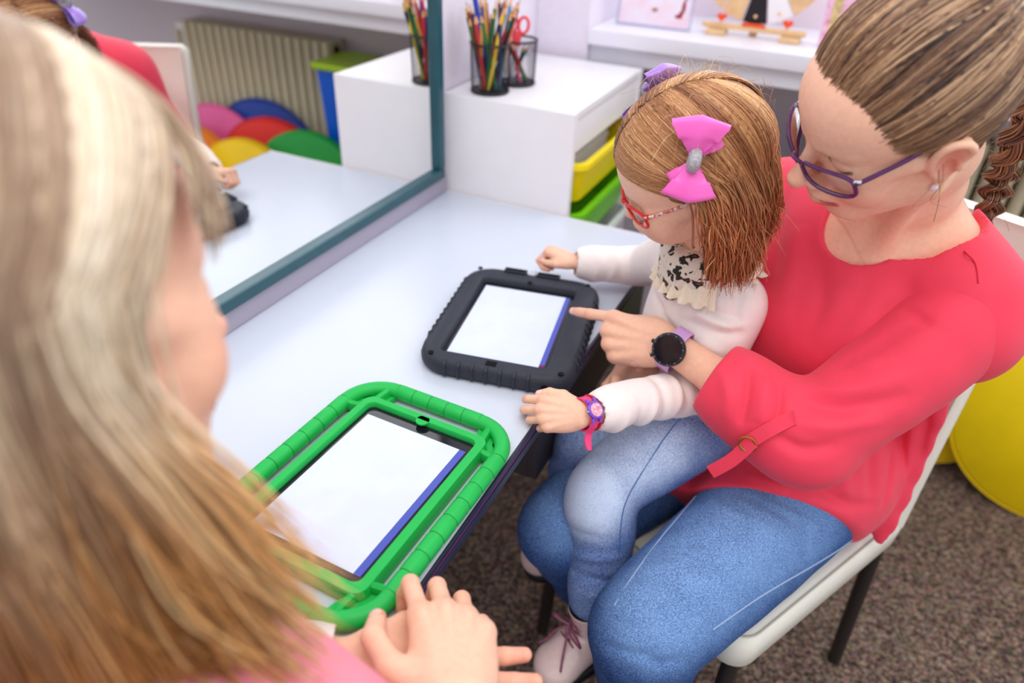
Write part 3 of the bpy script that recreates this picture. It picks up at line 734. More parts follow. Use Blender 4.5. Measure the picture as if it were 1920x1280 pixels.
SLEEVE_FOLDS = [([[0.7582, -0.5284, 0.1019], [0.7651, -0.5628, 0.0802], [0.7678, -0.5793, 0.0476]], 0.006, -0.007), ([[0.7976, -0.5326, 0.0962], [0.8037, -0.5595, 0.0842], [0.8056, -0.5764, 0.0677]], 0.005, -0.006), ([[0.7785, -0.5283, 0.0999], [0.7842, -0.5592, 0.085], [0.7881, -0.5794, 0.0595]], 0.009, 0.005), ([[0.8021, -0.5278, 0.0962], [0.8454, -0.5322, 0.0992], [0.8839, -0.5298, 0.1156], [0.9286, -0.5123, 0.1382]], 0.012, 0.006), ([[0.8204, -0.5453, 0.0907], [0.8615, -0.5506, 0.0917], [0.894, -0.5419, 0.1019], [0.9398, -0.5198, 0.1196]], 0.01, -0.006), ([[0.8044, -0.5833, 0.0553], [0.8414, -0.5881, 0.0479], [0.8799, -0.5721, 0.0583]], 0.009, -0.006), ([[0.9066, -0.44, 0.1848], [0.9231, -0.4565, 0.1895], [0.9401, -0.4688, 0.1872]], 0.007, -0.004), ([[0.82, -0.5736, 0.0714], [0.8672, -0.5655, 0.0759], [0.9211, -0.5393, 0.09]], 0.01, 0.005), ([[0.8505, -0.4995, 0.1147], [0.8885, -0.4852, 0.1507], [0.9332, -0.457, 0.1943]], 0.012, -0.004), ([[0.7235, -0.536, 0.0938], [0.7427, -0.5618, 0.0754], [0.7483, -0.5738, 0.0427]], 0.008, 0.004)]
BLOUSE_FOLDS = [([[0.9802, -0.3197, -0.0432], [0.9811, -0.3792, -0.0933], [0.9825, -0.4202, -0.1411]], 0.006, -0.008), ([[0.9988, -0.3296, -0.0087], [1.0078, -0.3373, -0.0407], [1.0148, -0.3458, -0.0863]], 0.007, -0.007), ([[0.9437, -0.3907, -0.0614], [0.9511, -0.4149, -0.0849], [0.9603, -0.4373, -0.1195]], 0.01, -0.006), ([[0.9032, -0.4346, -0.0688], [0.9163, -0.4514, -0.0902], [0.9303, -0.461, -0.112]], 0.012, 0.006), ([[0.8546, -0.4721, -0.0846], [0.8867, -0.477, -0.0969], [0.9338, -0.4632, -0.119], [0.9697, -0.4326, -0.1302]], 0.008, -0.006), ([[0.9881, -0.326, -0.0264], [1.0015, -0.3439, -0.0903], [1.0045, -0.3702, -0.132]], 0.008, 0.006), ([[0.7232, -0.2463, 0.2551], [0.7365, -0.3447, 0.1968], [0.7523, -0.3981, 0.1337]], 0.014, -0.006), ([[0.7648, -0.3485, 0.229], [0.7713, -0.3929, 0.1699], [0.788, -0.4292, 0.0925]], 0.016, 0.006), ([[0.7939, -0.3838, 0.2115], [0.8168, -0.4236, 0.1654], [0.8154, -0.4436, 0.1013]], 0.012, -0.004), ([[0.8653, -0.4065, 0.2171], [0.8561, -0.4372, 0.1681], [0.8316, -0.4516, 0.0944]], 0.014, -0.004), ([[0.9379, -0.3212, 0.2204], [0.9064, -0.4183, 0.2036], [0.8831, -0.4417, 0.1629]], 0.012, -0.003), ([[0.7912, -0.4913, -0.1022], [0.8216, -0.4989, -0.0972], [0.8506, -0.4952, -0.0975]], 0.01, 0.005)]
JEANS_FOLDS = [([[0.7894, -0.5271, -0.108], [0.8373, -0.5363, -0.1078], [0.8874, -0.5267, -0.1303]], 0.007, -0.004), ([[0.822, -0.5157, -0.1028], [0.8792, -0.5104, -0.1172], [0.9335, -0.4822, -0.1612]], 0.007, -0.004), ([[0.8765, -0.5322, -0.124], [0.9335, -0.4866, -0.168]], 0.007, -0.004), ([[0.7508, -0.532, -0.1273], [0.7851, -0.5644, -0.1123], [0.8368, -0.5656, -0.1165]], 0.007, 0.003), ([[0.7395, -0.7822, -0.185], [0.7591, -0.7765, -0.1903], [0.781, -0.7569, -0.191]], 0.007, -0.005), ([[0.6825, -0.7762, -0.1938], [0.7196, -0.7845, -0.1848], [0.7497, -0.7738, -0.1783]], 0.007, -0.004)]
TOP_FOLDS = [([[0.6507, -0.4322, 0.1221], [0.6921, -0.4496, 0.1218], [0.7288, -0.449, 0.1197]], 0.007, -0.006), ([[0.6506, -0.4406, 0.0912], [0.6996, -0.4602, 0.0955], [0.7365, -0.4496, 0.1009]], 0.007, -0.006), ([[0.6623, -0.4397, 0.1102], [0.7031, -0.4562, 0.1107], [0.7342, -0.4487, 0.1109]], 0.007, 0.005), ([[0.6165, -0.4252, 0.0816], [0.6388, -0.4414, 0.07], [0.6363, -0.4455, 0.0436]], 0.006, -0.005), ([[0.7159, -0.4112, 0.1639], [0.7185, -0.4473, 0.1327], [0.736, -0.4525, 0.0893]], 0.008, -0.005), ([[0.5913, -0.3883, 0.0964], [0.6144, -0.4214, 0.0881], [0.6189, -0.4312, 0.0672]], 0.006, -0.004), ([[0.6815, -0.4298, 0.155], [0.6802, -0.4395, 0.1343], [0.6655, -0.4435, 0.0974]], 0.008, 0.004)]
SEAMS = {'jeans_seam_w': [[[0.7315, -0.513, -0.1542], [0.7187, -0.577, -0.1465], [0.707, -0.6224, -0.1487], [0.6927, -0.6925, -0.1516], [0.6832, -0.7429, -0.1635]], [[0.9636, -0.4283, -0.2122], [0.9372, -0.4866, -0.1949], [0.9026, -0.5522, -0.1782], [0.8711, -0.6038, -0.1717], [0.8449, -0.6458, -0.1701], [0.8248, -0.6785, -0.1724], [0.8049, -0.7113, -0.1746]]], 'blouse_seam': [[[0.9511, -0.32, 0.2369], [0.9527, -0.3978, 0.2561], [0.9661, -0.4084, 0.2487], [0.974, -0.4264, 0.233]]], 'jeans_seam_g': [[[0.6868, -0.4795, -0.0369], [0.6763, -0.5081, -0.0469], [0.6675, -0.5377, -0.063], [0.6548, -0.5788, -0.0951], [0.6481, -0.6009, -0.1217], [0.6484, -0.6148, -0.1494], [0.6569, -0.6335, -0.1988]]]}
# ------------------------------------------------------------------ heads
SK = np.array(srgb(246, 194, 166)); SK_RED = np.array(srgb(228, 126, 108)); LIP = np.array(srgb(196, 66, 76))
M_skin = mat('skin', (1, 1, 1), 0.48, 0.35, noise=0.06, nscale=160, bump=0.06, bscale=700, sss=0.10, attr='Col')
M_hair = mat('hair', (1, 1, 1), 0.38, 0.45, attr='Col')
def sym(f):
    for sx in (-1, 1): f(sx)
def build_head(S, A, eye_open=0.0):
    """S: field in head space (x right, y forward, z up)"""
    S.ell(A['cran'][0], A['cran'][1], k=.02)
    S.ell(A['face'][0], A['face'][1], k=.03)
    S.ell(A['fore'][0], A['fore'][1], k=.03)
    g = lambda p, sx: (p[0] * sx, p[1], p[2])
    def half(sx):
        S.ell(g(A['cheek'][0], sx), A['cheek'][1], k=.022)
        S.cone(g(A['zyg'][0], sx), g(A['zyg'][1], sx), .011, .009, .016)
        S.cone(g(A['jaw'][0], sx), g(A['jaw'][1], sx), *A['jawr'], .02)
    sym(half)
    S.ell(A['chin'][0], A['chin'][1], k=.016)
    S.ell(A['muz'][0], A['muz'][1], k=.018)
    sym(lambda sx: S.cone(g(A['brow'][0], sx), g(A['brow'][1], sx), *A['browr'], .012))
    e = A['eye']; er = A['eyer']
    sym(lambda sx: S.ell((sx * e[0], e[1] + .021 * A['s'], e[2] - .001), (.018 * A['s'], .013 * A['s'], .0115 * A['s']), k=.010, mode='s'))
    sym(lambda sx: S.ell((sx * e[0], e[1], e[2]), (er * 1.22, er, er * .86), k=.004))
    # lower lid fold and upper lid crease
    def lid(sx):
        pts = [(sx * (e[0] + dx * A['s']), e[1] + dy * A['s'], e[2] + dz * A['s']) for dx, dy, dz in ((-.0165, .0065, .0055), (-.006, .0125, .0092), (.006, .0115, .0088), (.0165, .003, .004))]
        S.chain(pts, [.0008] * 4, .0025, 's', n=3)
        pts = [(sx * (e[0] + dx * A['s']), e[1] + dy * A['s'], e[2] + dz * A['s']) for dx, dy, dz in ((-.015, .0085, -.004), (-.005, .0137, -.0068), (.006, .0125, -.0068), (.016, .005, -.003))]
        S.chain(pts, [.0007] * 4, .002, 's', n=3)
    sym(lid)
    N = A['nose']
    S.cone(N[0], N[1], N[3], N[4], .008); S.ell(N[2], (N[5] * 1.02, N[5], N[5] * .92), k=.006)
    al = A['ala']
    sym(lambda sx: S.ell(g(al[0], sx), al[1], k=.005))
    sym(lambda sx: S.ell((sx * al[0][0] * .52, al[0][1] + .005, al[0][2] - al[1][2] * .95), (.003, .0052, .0032), k=.002, mode='s'))
    L = A['lips']
    S.chain(L[0], L[1], .006, n=4); S.chain(L[2], L[3], .006, n=4)
    S.chain(L[4], [.0012] * len(L[4]), .002, 's', n=4)
    def ear(sx):
        c = np.array(g(A['ear'][0], sx)); sc = A['ear'][1]; th = math.radians(18)
        fw = np.array([0.0, math.cos(th), -math.sin(th) * 0]); upv = np.array([sx * .18, -math.sin(th), math.cos(th)]); upv /= np.linalg.norm(upv)
        out = np.array([sx * .90, .42, 0.0]); out /= np.linalg.norm(out); fwd = np.cross(out, upv) * sx; fwd /= np.linalg.norm(fwd); out = np.cross(upv, fwd) * sx
        R = np.stack([out, fwd, upv], 1)
        S.ell(c, (.007 * sc, .0165 * sc, .029 * sc), R, k=.004)
        loc = lambda o_, f_, u_: c + sc * (out * o_ + fwd * f_ + upv * u_)
        S.chain([loc(.004, .010, .004), loc(.007, .011, .020), loc(.0085, .001, .0285), loc(.009, -.012, .021), loc(.009, -.0155, .004), loc(.0075, -.010, -.012), loc(.005, -.002, -.022)], [.0026 * sc, .003 * sc, .0032 * sc, .0032 * sc, .003 * sc, .0028 * sc, .004 * sc], .003, n=4)
        S.ell(loc(.0075, .0, .006), (.0055 * sc, .0085 * sc, .016 * sc), R, k=.004, mode='s')
        S.ell(loc(.006, .003, -.006), (.006 * sc, .0055 * sc, .008 * sc), R, k=.003, mode='s')
        S.ell(loc(.002, .003, -.025), (.0045 * sc, .007 * sc, .008 * sc), R, k=.004)
        S.ell(loc(.006, .011, -.004), (.0035 * sc, .0035 * sc, .006 * sc), R, k=.004)
    sym(ear)
    return S
def head_color(V, A, browc, lipc=LIP, lash=(0.05, 0.03, 0.025), brow_w=1.0):
    C = np.tile(SK, (len(V), 1)); s = A['s']
    X = np.abs(V[:, 0]); U = np.stack([X, V[:, 1], V[:, 2]], 1)
    ck = np.array(A['cheek'][0]); d = np.linalg.norm((U - ck - np.array([0.004, .012, 0])) / np.array([.028, .03, .024]) / s, axis=1); C = mixc(C, SK_RED, 0.42 * (1 - sstep(.2, 1.3, d)))
    d = np.linalg.norm(V - np.array(A['nose'][2]), axis=1); C = mixc(C, SK_RED, 0.35 * (1 - sstep(.004, .02, d)))
    ec = np.array(A['ear'][0]); d = np.linalg.norm((U - ec) / np.array([.014, .024, .034]), axis=1); C = mixc(C, SK_RED, 0.55 * (1 - sstep(.5, 1.1, d)))
    L = A['lips']
    d = np.minimum(pdist(V, catmull(L[0], 4)) - .0058 * s, pdist(V, catmull(L[2], 4)) - .0078 * s)
    C = mixc(C, lipc, 0.85 * (1 - sstep(-.0005, .0018, d)))
    d = pdist(V, catmull(L[4], 4)); C = mixc(C, np.array(lipc) * .45, 0.7 * (1 - sstep(.0006, .0022, d)))
    b = np.array(A['brow']); e = A['eye']
    bl = [(b[0][0] + .001, b[0][1] + .006, b[0][2] + .003), ((b[0][0] + b[1][0]) / 2 + .004, (b[0][1] + b[1][1]) / 2 + .006, (b[0][2] + b[1][2]) / 2 + .0075), (b[1][0] + .006, b[1][1] - .002, b[1][2] + .002)]
    d = pdist(U, catmull(bl, 5)) + .0016 * (vnoise(V, 900, 3) - .5); C = mixc(C, browc, brow_w * 0.7 * (1 - sstep(.0018 * s, .0062 * s, d)))
    ll = [(e[0] + dx * s, e[1] + dy * s, e[2] + dz * s) for dx, dy, dz in ((-.0165, .0075, -.0035), (-.005, .0135, -.0062), (.006, .0125, -.0062), (.0175, .003, -.0018))]
    d = pdist(U, catmull(ll, 5)); C = mixc(C, lash, 0.95 * (1 - sstep(.0010 * s, .0034 * s, d)))
    d = pdist(U, [(e[0] - .012 * s, e[1] + .014 * s, e[2] + .003), (e[0] + .012 * s, e[1] + .012 * s, e[2] + .003)]); C = mixc(C, SK_RED * .85, 0.3 * (1 - sstep(.002, .009, d)))
    return C
ADULT = dict(s=1.0, cran=((0, -.012, .042), (.074, .094, .084)), face=((0, .028, -.018), (.058, .058, .086)), fore=((0, .046, .046), (.056, .044, .048)),
    cheek=((.035, .057, -.034), (.026, .026, .032)), zyg=((.043, .062, -.008), (.066, .015, -.004)), jaw=((.054, .002, -.058), (.019, .060, -.096)), jawr=(.018, .017),
    chin=((0, .067, -.100), (.020, .018, .017)), muz=((0, .072, -.064), (.028, .020, .026)), brow=((.012, .082, .021), (.041, .068, .023)), browr=(.0085, .0065),
    eye=(.031, .0705, .004), eyer=.0135, nose=((0, .083, .016), (0, .104, -.020), (0, .1100, -.030), .0075, .0088, .0118), ala=((.0128, .095, -.035), (.0082, .0105, .0080)),
    lips=([(-.023, .0805, -.0660), (-.009, .0915, -.0615), (0, .0925, -.0630), (.009, .0915, -.0615), (.023, .0805, -.0660)], [.0034, .0054, .0052, .0054, .0034],
          [(-.020, .0815, -.0695), (0, .0915, -.0740), (.020, .0815, -.0695)], [.0036, .0074, .0036],
          [(-.025, .0850, -.0672), (-.010, .0965, -.0668), (0, .0980, -.0676), (.010, .0965, -.0668), (.025, .0850, -.0672)]),
    ear=((.0755, -.008, -.004), 1.08))
CHILD = dict(s=.82, cran=((0, -.012, .030), (.068, .083, .078)), face=((0, .024, -.020), (.053, .050, .066)), fore=((0, .036, .028), (.054, .040, .042)),
    cheek=((.030, .048, -.038), (.026, .024, .027)), zyg=((.038, .052, -.018), (.058, .012, -.014)), jaw=((.046, .0, -.052), (.015, .048, -.072)), jawr=(.017, .016),
    chin=((0, .056, -.075), (.015, .015, .013)), muz=((0, .062, -.054), (.021, .017, .019)), brow=((.011, .069, .006), (.034, .058, .009)), browr=(.006, .005),
    eye=(.0265, .0585, -.010), eyer=.0118, nose=((0, .071, -.006), (0, .079, -.028), (0, .0835, -.0335), .0055, .0068, .0085), ala=((.0088, .0755, -.037), (.0060, .0075, .0058)),
    lips=([(-.0165, .0690, -.0560), (-.006, .0780, -.0525), (0, .0788, -.0535), (.006, .0780, -.0525), (.0165, .0690, -.0560)], [.0026, .0042, .0040, .0042, .0026],
          [(-.014, .0695, -.0585), (0, .0765, -.0612), (.014, .0695, -.0585)], [.0028, .0052, .0028],
          [(-.018, .0725, -.0570), (-.007, .0818, -.0566), (0, .0828, -.0572), (.007, .0818, -.0566), (.018, .0725, -.0570)]),
    ear=((.0650, -.006, -.018), .92))

# ------------------------------------------------------------------ hands
def basis(W, I, P, right):
    """hand frame from wrist, index knuckle and little finger knuckle: x to the little finger, y to the fingers, z back of the hand"""
    W, I, P = (np.array(v, float) for v in (W, I, P))
    y = (I * .6 + P * .4) - W; y /= np.linalg.norm(y); x = P - I; x -= (x @ y) * y; x /= np.linalg.norm(x)
    z = np.cross(x, y)
    if not right: z = -z
    return W, np.stack([x, y, z], 1)
def make_hand(W, B, sc, curls, spread=(-.10, -.02, .05, .14), thumb=None, fore=None, fore_r=(.026, .034), h=.0014, lengths=None, fat=1.0):
    """curls: 4x(3 angles, degrees) ; thumb: list of 3 local points after the base ; fore: world point towards the elbow. Returns V,F,col in world space"""
    rows = [((-.027, .088, .003), (.041, .025, .020), .0090), ((-.006, .093, .005), (.045, .028, .021), .0093), ((.014, .088, .004), (.041, .026, .021), .0088), ((.031, .078, .0), (.032, .020, .018), .0078)]
    if fore is not None: fl = B.T @ (np.array(fore, float) - W) / sc
    else: fl = np.array([0, -.06, 0])
    segs = []; nails = []
    for (b, L, r), cu, sp in zip(rows, curls, spread):
        p = np.array(b); cum = 0; pts = [p]
        for l, a in zip(L, cu):
            cum += math.radians(a); d = np.array([math.sin(sp) * math.cos(cum), math.cos(sp) * math.cos(cum), -math.sin(cum)]); p = p + d * l; pts.append(p)
        up = np.array([math.sin(sp) * math.sin(cum), math.cos(sp) * math.sin(cum), math.cos(cum)])
        segs.append((pts, r * fat)); nails.append((pts[3] - d * .003 + up * r * .62, up, d, r * .72))
    if thumb is None: thumb = [(-.043, .046, -.014), (-.052, .078, -.018), (-.052, .104, -.018)]
    tp = [np.array((-.020, .016, -.008))] + [np.array(t) for t in thumb]
    allp = np.array([q for pts, _ in segs for q in pts] + tp + [fl, np.zeros(3)])
    S = SDF(allp.min(0) - .045, allp.max(0) + .045, h / sc)
    fl_u = fl / np.linalg.norm(fl)
    zax = (0, 0, 1)
    # wrist and forearm
    S.cone((0, -.004, 0), fl * .45, .024, fore_r[0] / sc, .012, flat=(zax, .80)); S.cone(fl * .45, fl, fore_r[0] / sc, fore_r[1] / sc, .012)
    # palm
    for (b, L, r) in rows: S.cone((b[0] * .5, .008, 0), (b[0], b[1] - .004, b[2] - .002), .0150, .0112, .013)
    S.ell((.004, .05, -.006), (.033, .042, .011), k=.012)
    S.ell((-.022, .038, -.012), (.015, .026, .011), k=.012); S.ell((.027, .036, -.008), (.011, .03, .011), k=.012)
    for (pts, r) in segs:
        S.ell(pts[0] + np.array([0, 0, .0005]), (r * 1.12, r * 1.15, r * 1.1), k=.007)
        S.cone(pts[0], pts[1], r, r * .93, .0045); S.cone(pts[1], pts[2], r * .95, r * .84, .0022); S.cone(pts[2], pts[3], r * .85, r * .70, .0020)
    S.cone(tp[0], tp[1], .0140, .0120, .012); S.cone(tp[1], tp[2], .0112, .0100, .005); S.cone(tp[2], tp[3], .0102, .0082, .003)
    # knuckle tendons
    for (b, L, r) in rows: S.cone((b[0] * .55, .03, .0105), (b[0], b[1] - .006, b[2] + .0075), .002, .0028, .009)
    V, F = S.mesh()
    C = np.tile(SK, (len(V), 1))
    for pts, r in segs:
        for q in (1, 2, 3): C = mixc(C, SK_RED, (.22 if q < 3 else .42) * (1 - sstep(.6, 1.7, np.linalg.norm(V - pts[q], axis=1) / r)))
        C = mixc(C, SK_RED, .18 * (1 - sstep(.5, 1.6, np.linalg.norm(V - pts[0] - np.array([0, 0, .006]), axis=1) / r)))
    d = tp[3] - tp[2]; d /= np.linalg.norm(d); tu = np.cross(np.cross(d, np.array([-.5, 0, .85])), d); tu /= np.linalg.norm(tu)
    C = mixc(C, SK_RED, .35 * (1 - sstep(.5, 1.7, np.linalg.norm(V - tp[3], axis=1) / .009)))
    nails.append((tp[3] - d * .003 + tu * .0062, tu, d, .0068))
    for c, up, d, r in nails:
        q = V - c; a = q @ d; b = q @ np.cross(d, up); u = q @ up
        m = np.sqrt((a / (r * 1.25)) ** 2 + (b / r) ** 2)
        C = mixc(C, srgb(250, 200, 190), .8 * (1 - sstep(.82, 1.0, m)) * (u > -r * .6)); 
        C = mixc(C, SK_RED * .8, .5 * np.exp(-((m - 1.03) / .09) ** 2) * (u > -r * .5))
    if np.linalg.det(B) < 0: F = F[:, ::-1]
    return (V * sc) @ B.T + W, F, C
# ------------------------------------------------------------------ woman in coral
def ortho(fwd, up):
    f = np.array(fwd, float); f /= np.linalg.norm(f); r = np.cross(f, np.array(up, float)); r /= np.linalg.norm(r); return np.stack([r, f, np.cross(r, f)], 1)
def v3(*a): return np.array(a, float)
woman = empty('person', (0.80, -0.30, FLOOR), 'woman in coral blouse and jeans, purple glasses, pointing at the tablet', 'person')
WP = Vector((0.80, -0.30, FLOOR))
def rel(V, o): return np.asarray(V) - np.array(o.location)
HW = v3(.832, -.484, .425); RW = ortho((-.771, -.399, -.496), (-.222, -.562, .797))
toL = lambda p: RW.T @ (np.array(p, float) - HW)
# shoulders, spine
LS = v3(.985, -.375, .180); RS = v3(.735, -.195, .190); C7 = v3(.895, -.285, .235); CH = v3(.845, -.300, .10); PEL = v3(.80, -.30, -.14)
LFT = v3(.84, -.54, 0); LFT /= np.linalg.norm(LFT); FWD = v3(-.54, -.84, 0); FWD /= np.linalg.norm(FWD); UPV = v3(0, 0, 1)
RT = np.stack([LFT, FWD, UPV], 1)
S = SDF((-.20, -.21, -.30), (.20, .135, .135), .0021)
build_head(S, ADULT)
S.chain([(0, -.022, -.035), (0, -.034, -.085), toL(C7 + v3(-.012, -.028, .03))], [.046, .045, .051], .022, n=2)
# shoulders and upper chest (skin, slightly inside the blouse)
S.chain([toL(C7 + v3(-.01, -.02, .015)), toL(C7 * .45 + LS * .55 + v3(0, 0, .012)), toL(LS)], [.052, .044, .05], .04)
S.chain([toL(C7 + v3(-.01, -.02, .015)), toL(C7 * .45 + RS * .55 + v3(0, 0, .012)), toL(RS)], [.052, .044, .05], .04)
S.ell(toL(CH + v3(0, -.01, .02)), (.135, .098, .15), RW.T @ RT, k=.05)
# sternocleidomastoid and collar bones
for sg_ in (-1, 1):
    S.cone((sg_ * .055, -.012, -.05), toL(C7 + FWD * .085 + LFT * (-sg_) * -.012 * -1 + v3(0, 0, -.028)), .006, .005, .03)
    S.cone(toL(C7 + FWD * .088 + LFT * .02 * sg_ + v3(0, 0, -.036)), toL(C7 + FWD * .03 + LFT * .13 * sg_ + v3(0, 0, -.012)), .007, .008, .02)
Vh, Fh = S.mesh()
Ch = head_color(Vh, ADULT, srgb(150, 112, 92), brow_w=.75)
head_part = (Vh @ RW.T + HW, Fh, Ch)
# left arm with the pointing hand
Wl = v3(.643, -.480, .070); Il = v3(.5535, -.468, .0815); Pl = v3(.586, -.498, .030)
_, Bl = basis(Wl, Il, Pl, False)
ELB = v3(.836, -.528, .026)
hand_l = make_hand(Wl, Bl, .95, [(16, 14, 8), (78, 92, 55), (82, 95, 55), (84, 92, 50)], (.02, 0, 0, 0), thumb=[(-.026, .030, -.028), (-.010, .044, -.046), (.008, .044, -.056)], fore=ELB, fore_r=(.027, .036))
# right hand on the girl's waist
Wr = v3(.640, -.385, -.045); Ir = v3(.585, -.445, -.012); Pr = v3(.570, -.420, -.060)
_, Br = basis(Wr, Ir, Pr, True)
hand_r = make_hand(Wr, Br, .95, [(40, 35, 20), (45, 38, 20), (45, 40, 22), (45, 40, 22)], thumb=[(-.040, .046, -.014), (-.058, .072, -.018), (-.066, .095, -.02)], fore=v3(.70, -.26, -.05), fore_r=(.026, .032), h=.0018)
V, F, C = join_parts([head_part, hand_l, hand_r])
nmesh('body', rel(V, woman), F, M_skin, woman, C)

# blouse
M_coral = mat('coral_crepe', srgb(236, 62, 88), 0.62, 0.3, noise=0.05, nscale=30, bump=0.10, bscale=900, sheen=0.12)
M_coral_d = mat('coral_seam', srgb(200, 38, 62), 0.7, 0.2)
B_ = SDF((.53, -.72, -.30), (1.10, -.02, .34), .0040)
B_.ell(CH + v3(0, 0, .02), (.158, .116, .17), RT, k=.05)
B_.chain([PEL + v3(0, 0, .02), CH + v3(0, 0, -.06)], [.135, .125], .06)
B_.chain([C7 + v3(-.005, -.01, .004), C7 * .45 + LS * .55 + v3(0, 0, .012), LS, LS + v3(.005, -.02, -.03)], [.060, .052, .060, .062], .05)
B_.chain([C7 + v3(-.005, -.01, .004), C7 * .45 + RS * .55 + v3(0, 0, .012), RS, RS + v3(-.005, .0, -.03)], [.060, .052, .060, .062], .05)
# bust
B_.ell(CH + FWD * .075 + LFT * .06 + v3(0, 0, -.01), (.08, .052, .085), RT, k=.05); B_.ell(CH + FWD * .075 - LFT * .06 + v3(0, 0, -.01), (.08, .052, .085), RT, k=.05)
# right arm (behind the girl)
ER = v3(.69, -.12, -.05)
B_.chain([RS, ER, v3(.67, -.27, -.05)], [.062, .056, .046], .03)
# lower blouse over the hips and the left thigh
HL = v3(.890, -.345, -.188); KL = v3(.722, -.722, -.222); HR = v3(.715, -.255, -.180); KR = v3(.552, -.590, -.245)
SK2 = SDF((.53, -.72, -.30), (1.10, -.02, .34), .0040)
SK2.ell(PEL + v3(.01, 0, -.02), (.205, .165, .15), RT, k=.03)
dL = (KL - HL) / np.linalg.norm(KL - HL)
SK2.chain([HL + v3(.005, .03, .01), HL + dL * .30], [.112, .090], .05)
SK2.chain([HR, HR + dL * .22], [.10, .085], .05)
hem_n = v3(.15, -.85, -.45)
SK2.cut(v3(.83, -.515, -.10), hem_n, .008)
SK2.cut(v3(.98, -.36, -.235), (.25, -.15, -1), .006)
B_.merge(SK2, .035)
# hanging side panel of the blouse by the chair back
B_.chain([v3(1.0, -.31, .0), v3(1.005, -.335, -.12), v3(1.005, -.385, -.235)], [.030, .022, .010], .02, n=3, flat=((.54, .84, 0), .5))
# neck opening
NK = SDF((.53, -.72, -.30), (1.10, -.02, .34), .0040)
NK.chain([C7 + v3(.0, .015, .03), C7 + v3(-.02, -.05, .07)], [.070, .080], .02)
NK.chain([C7 + v3(-.02, -.06, .03), C7 + FWD * .095 + v3(.0, 0, .012)], [.075, .050], .03)
NK.chain([C7 + LFT * .055 + v3(-.01, -.03, .050), C7 - LFT * .055 + v3(-.01, -.03, .050)], [.040, .040], .03)
B_.carve(NK, .003)
V, F = B_.mesh(); V = smooth_verts(V, F, 2); V = folds(V, F, BLOUSE_FOLDS)
nmesh('blouse', rel(V, woman), F, M_coral, woman)
# left sleeve: own piece so that its edge over the body stays crisp
SL = SDF((.62, -.66, -.14), (1.09, -.26, .27), .0030)
CUF = v3(.728, -.502, .052)
SL.chain([LS + v3(.0, -.005, .0), LS * .55 + ELB * .45 + v3(.012, -.008, .0), ELB + v3(.008, -.004, -.004)], [.061, .056, .050], .03, n=3)
SL.chain([ELB + v3(.008, -.004, -.004), ELB * .5 + CUF * .5 + v3(0, -.006, -.002), CUF], [.050, .048, .045], .03, n=3)
SL.ell(ELB + v3(.012, -.012, -.020), (.055, .042, .034), k=.03)
axis = (CUF - ELB) / np.linalg.norm(CUF - ELB)
SL.cut(CUF + axis * .012, axis, .003)
SL.cone(CUF - axis * .03, CUF + axis * .05, .036, .041, .004, 's')          # open cuff
V, F = SL.mesh(); V = smooth_verts(V, F, 2); V = folds(V, F, SLEEVE_FOLDS)
blo = nmesh('sleeve', rel(V, woman), F, M_coral, woman)
# cuff tab with a brass ring
strap = empty('tab_anchor', (0, 0, 0), None, None); bpy.data.objects.remove(strap)
t0 = v3(.8192, -.5745, .0755); t1 = v3(.7995, -.5850, .0572); t2 = v3(.782, -.5900, .0350); t3 = v3(.748, -.5960, -.026)
def ribbon(pts, w, th, nrm, n=6):
    P = np.array(catmull(pts, n)); T = np.gradient(P, axis=0); T /= np.linalg.norm(T, axis=1)[:, None]
    N = np.array(nrm, float); A = np.cross(T, N); A /= np.linalg.norm(A, axis=1)[:, None]; Bn = np.cross(A, T)
    W_ = np.full(len(P), w) if np.isscalar(w) else np.interp(np.linspace(0, 1, len(P)), np.linspace(0, 1, len(w)), w)
    loops = [[P[i] + A[i] * W_[i] / 2 * sa + Bn[i] * th / 2 * sb for sa, sb in ((-1, -1), (1, -1), (1, 1), (-1, 1))] for i in range(len(P))]
    m = MB(); m.stack(loops); return m
def relmb(m, o):
    l = np.array(o.location); m.v = [tuple(np.array(p) - l) for p in m.v]; return m
vd = v3(-.1, -.90, .4)
relmb(ribbon([t0 + v3(.006, .001, .004), t0, t1, t2], .017, .0026, vd), woman).build('cuff_tab', M_coral, woman)
relmb(ribbon([t2 + v3(.004, -.002, .004), (t2 + t3) / 2 + v3(.004, -.003, 0), t3], .017, .0026, vd), woman).build('cuff_tab', M_coral, woman)
relmb(MB().tube([t2 + .012 * (math.cos(a) * v3(-.5, 0, .8) + math.sin(a) * v3(.7, .1, .4)) + v3(0, -.004, 0) for a in np.linspace(0, 2 * math.pi, 20, endpoint=False)], .0014, 6, closed=True), woman).build('cuff_ring', mat('brass', srgb(176, 130, 60), 0.3, 0.5, metal=0.9), woman)

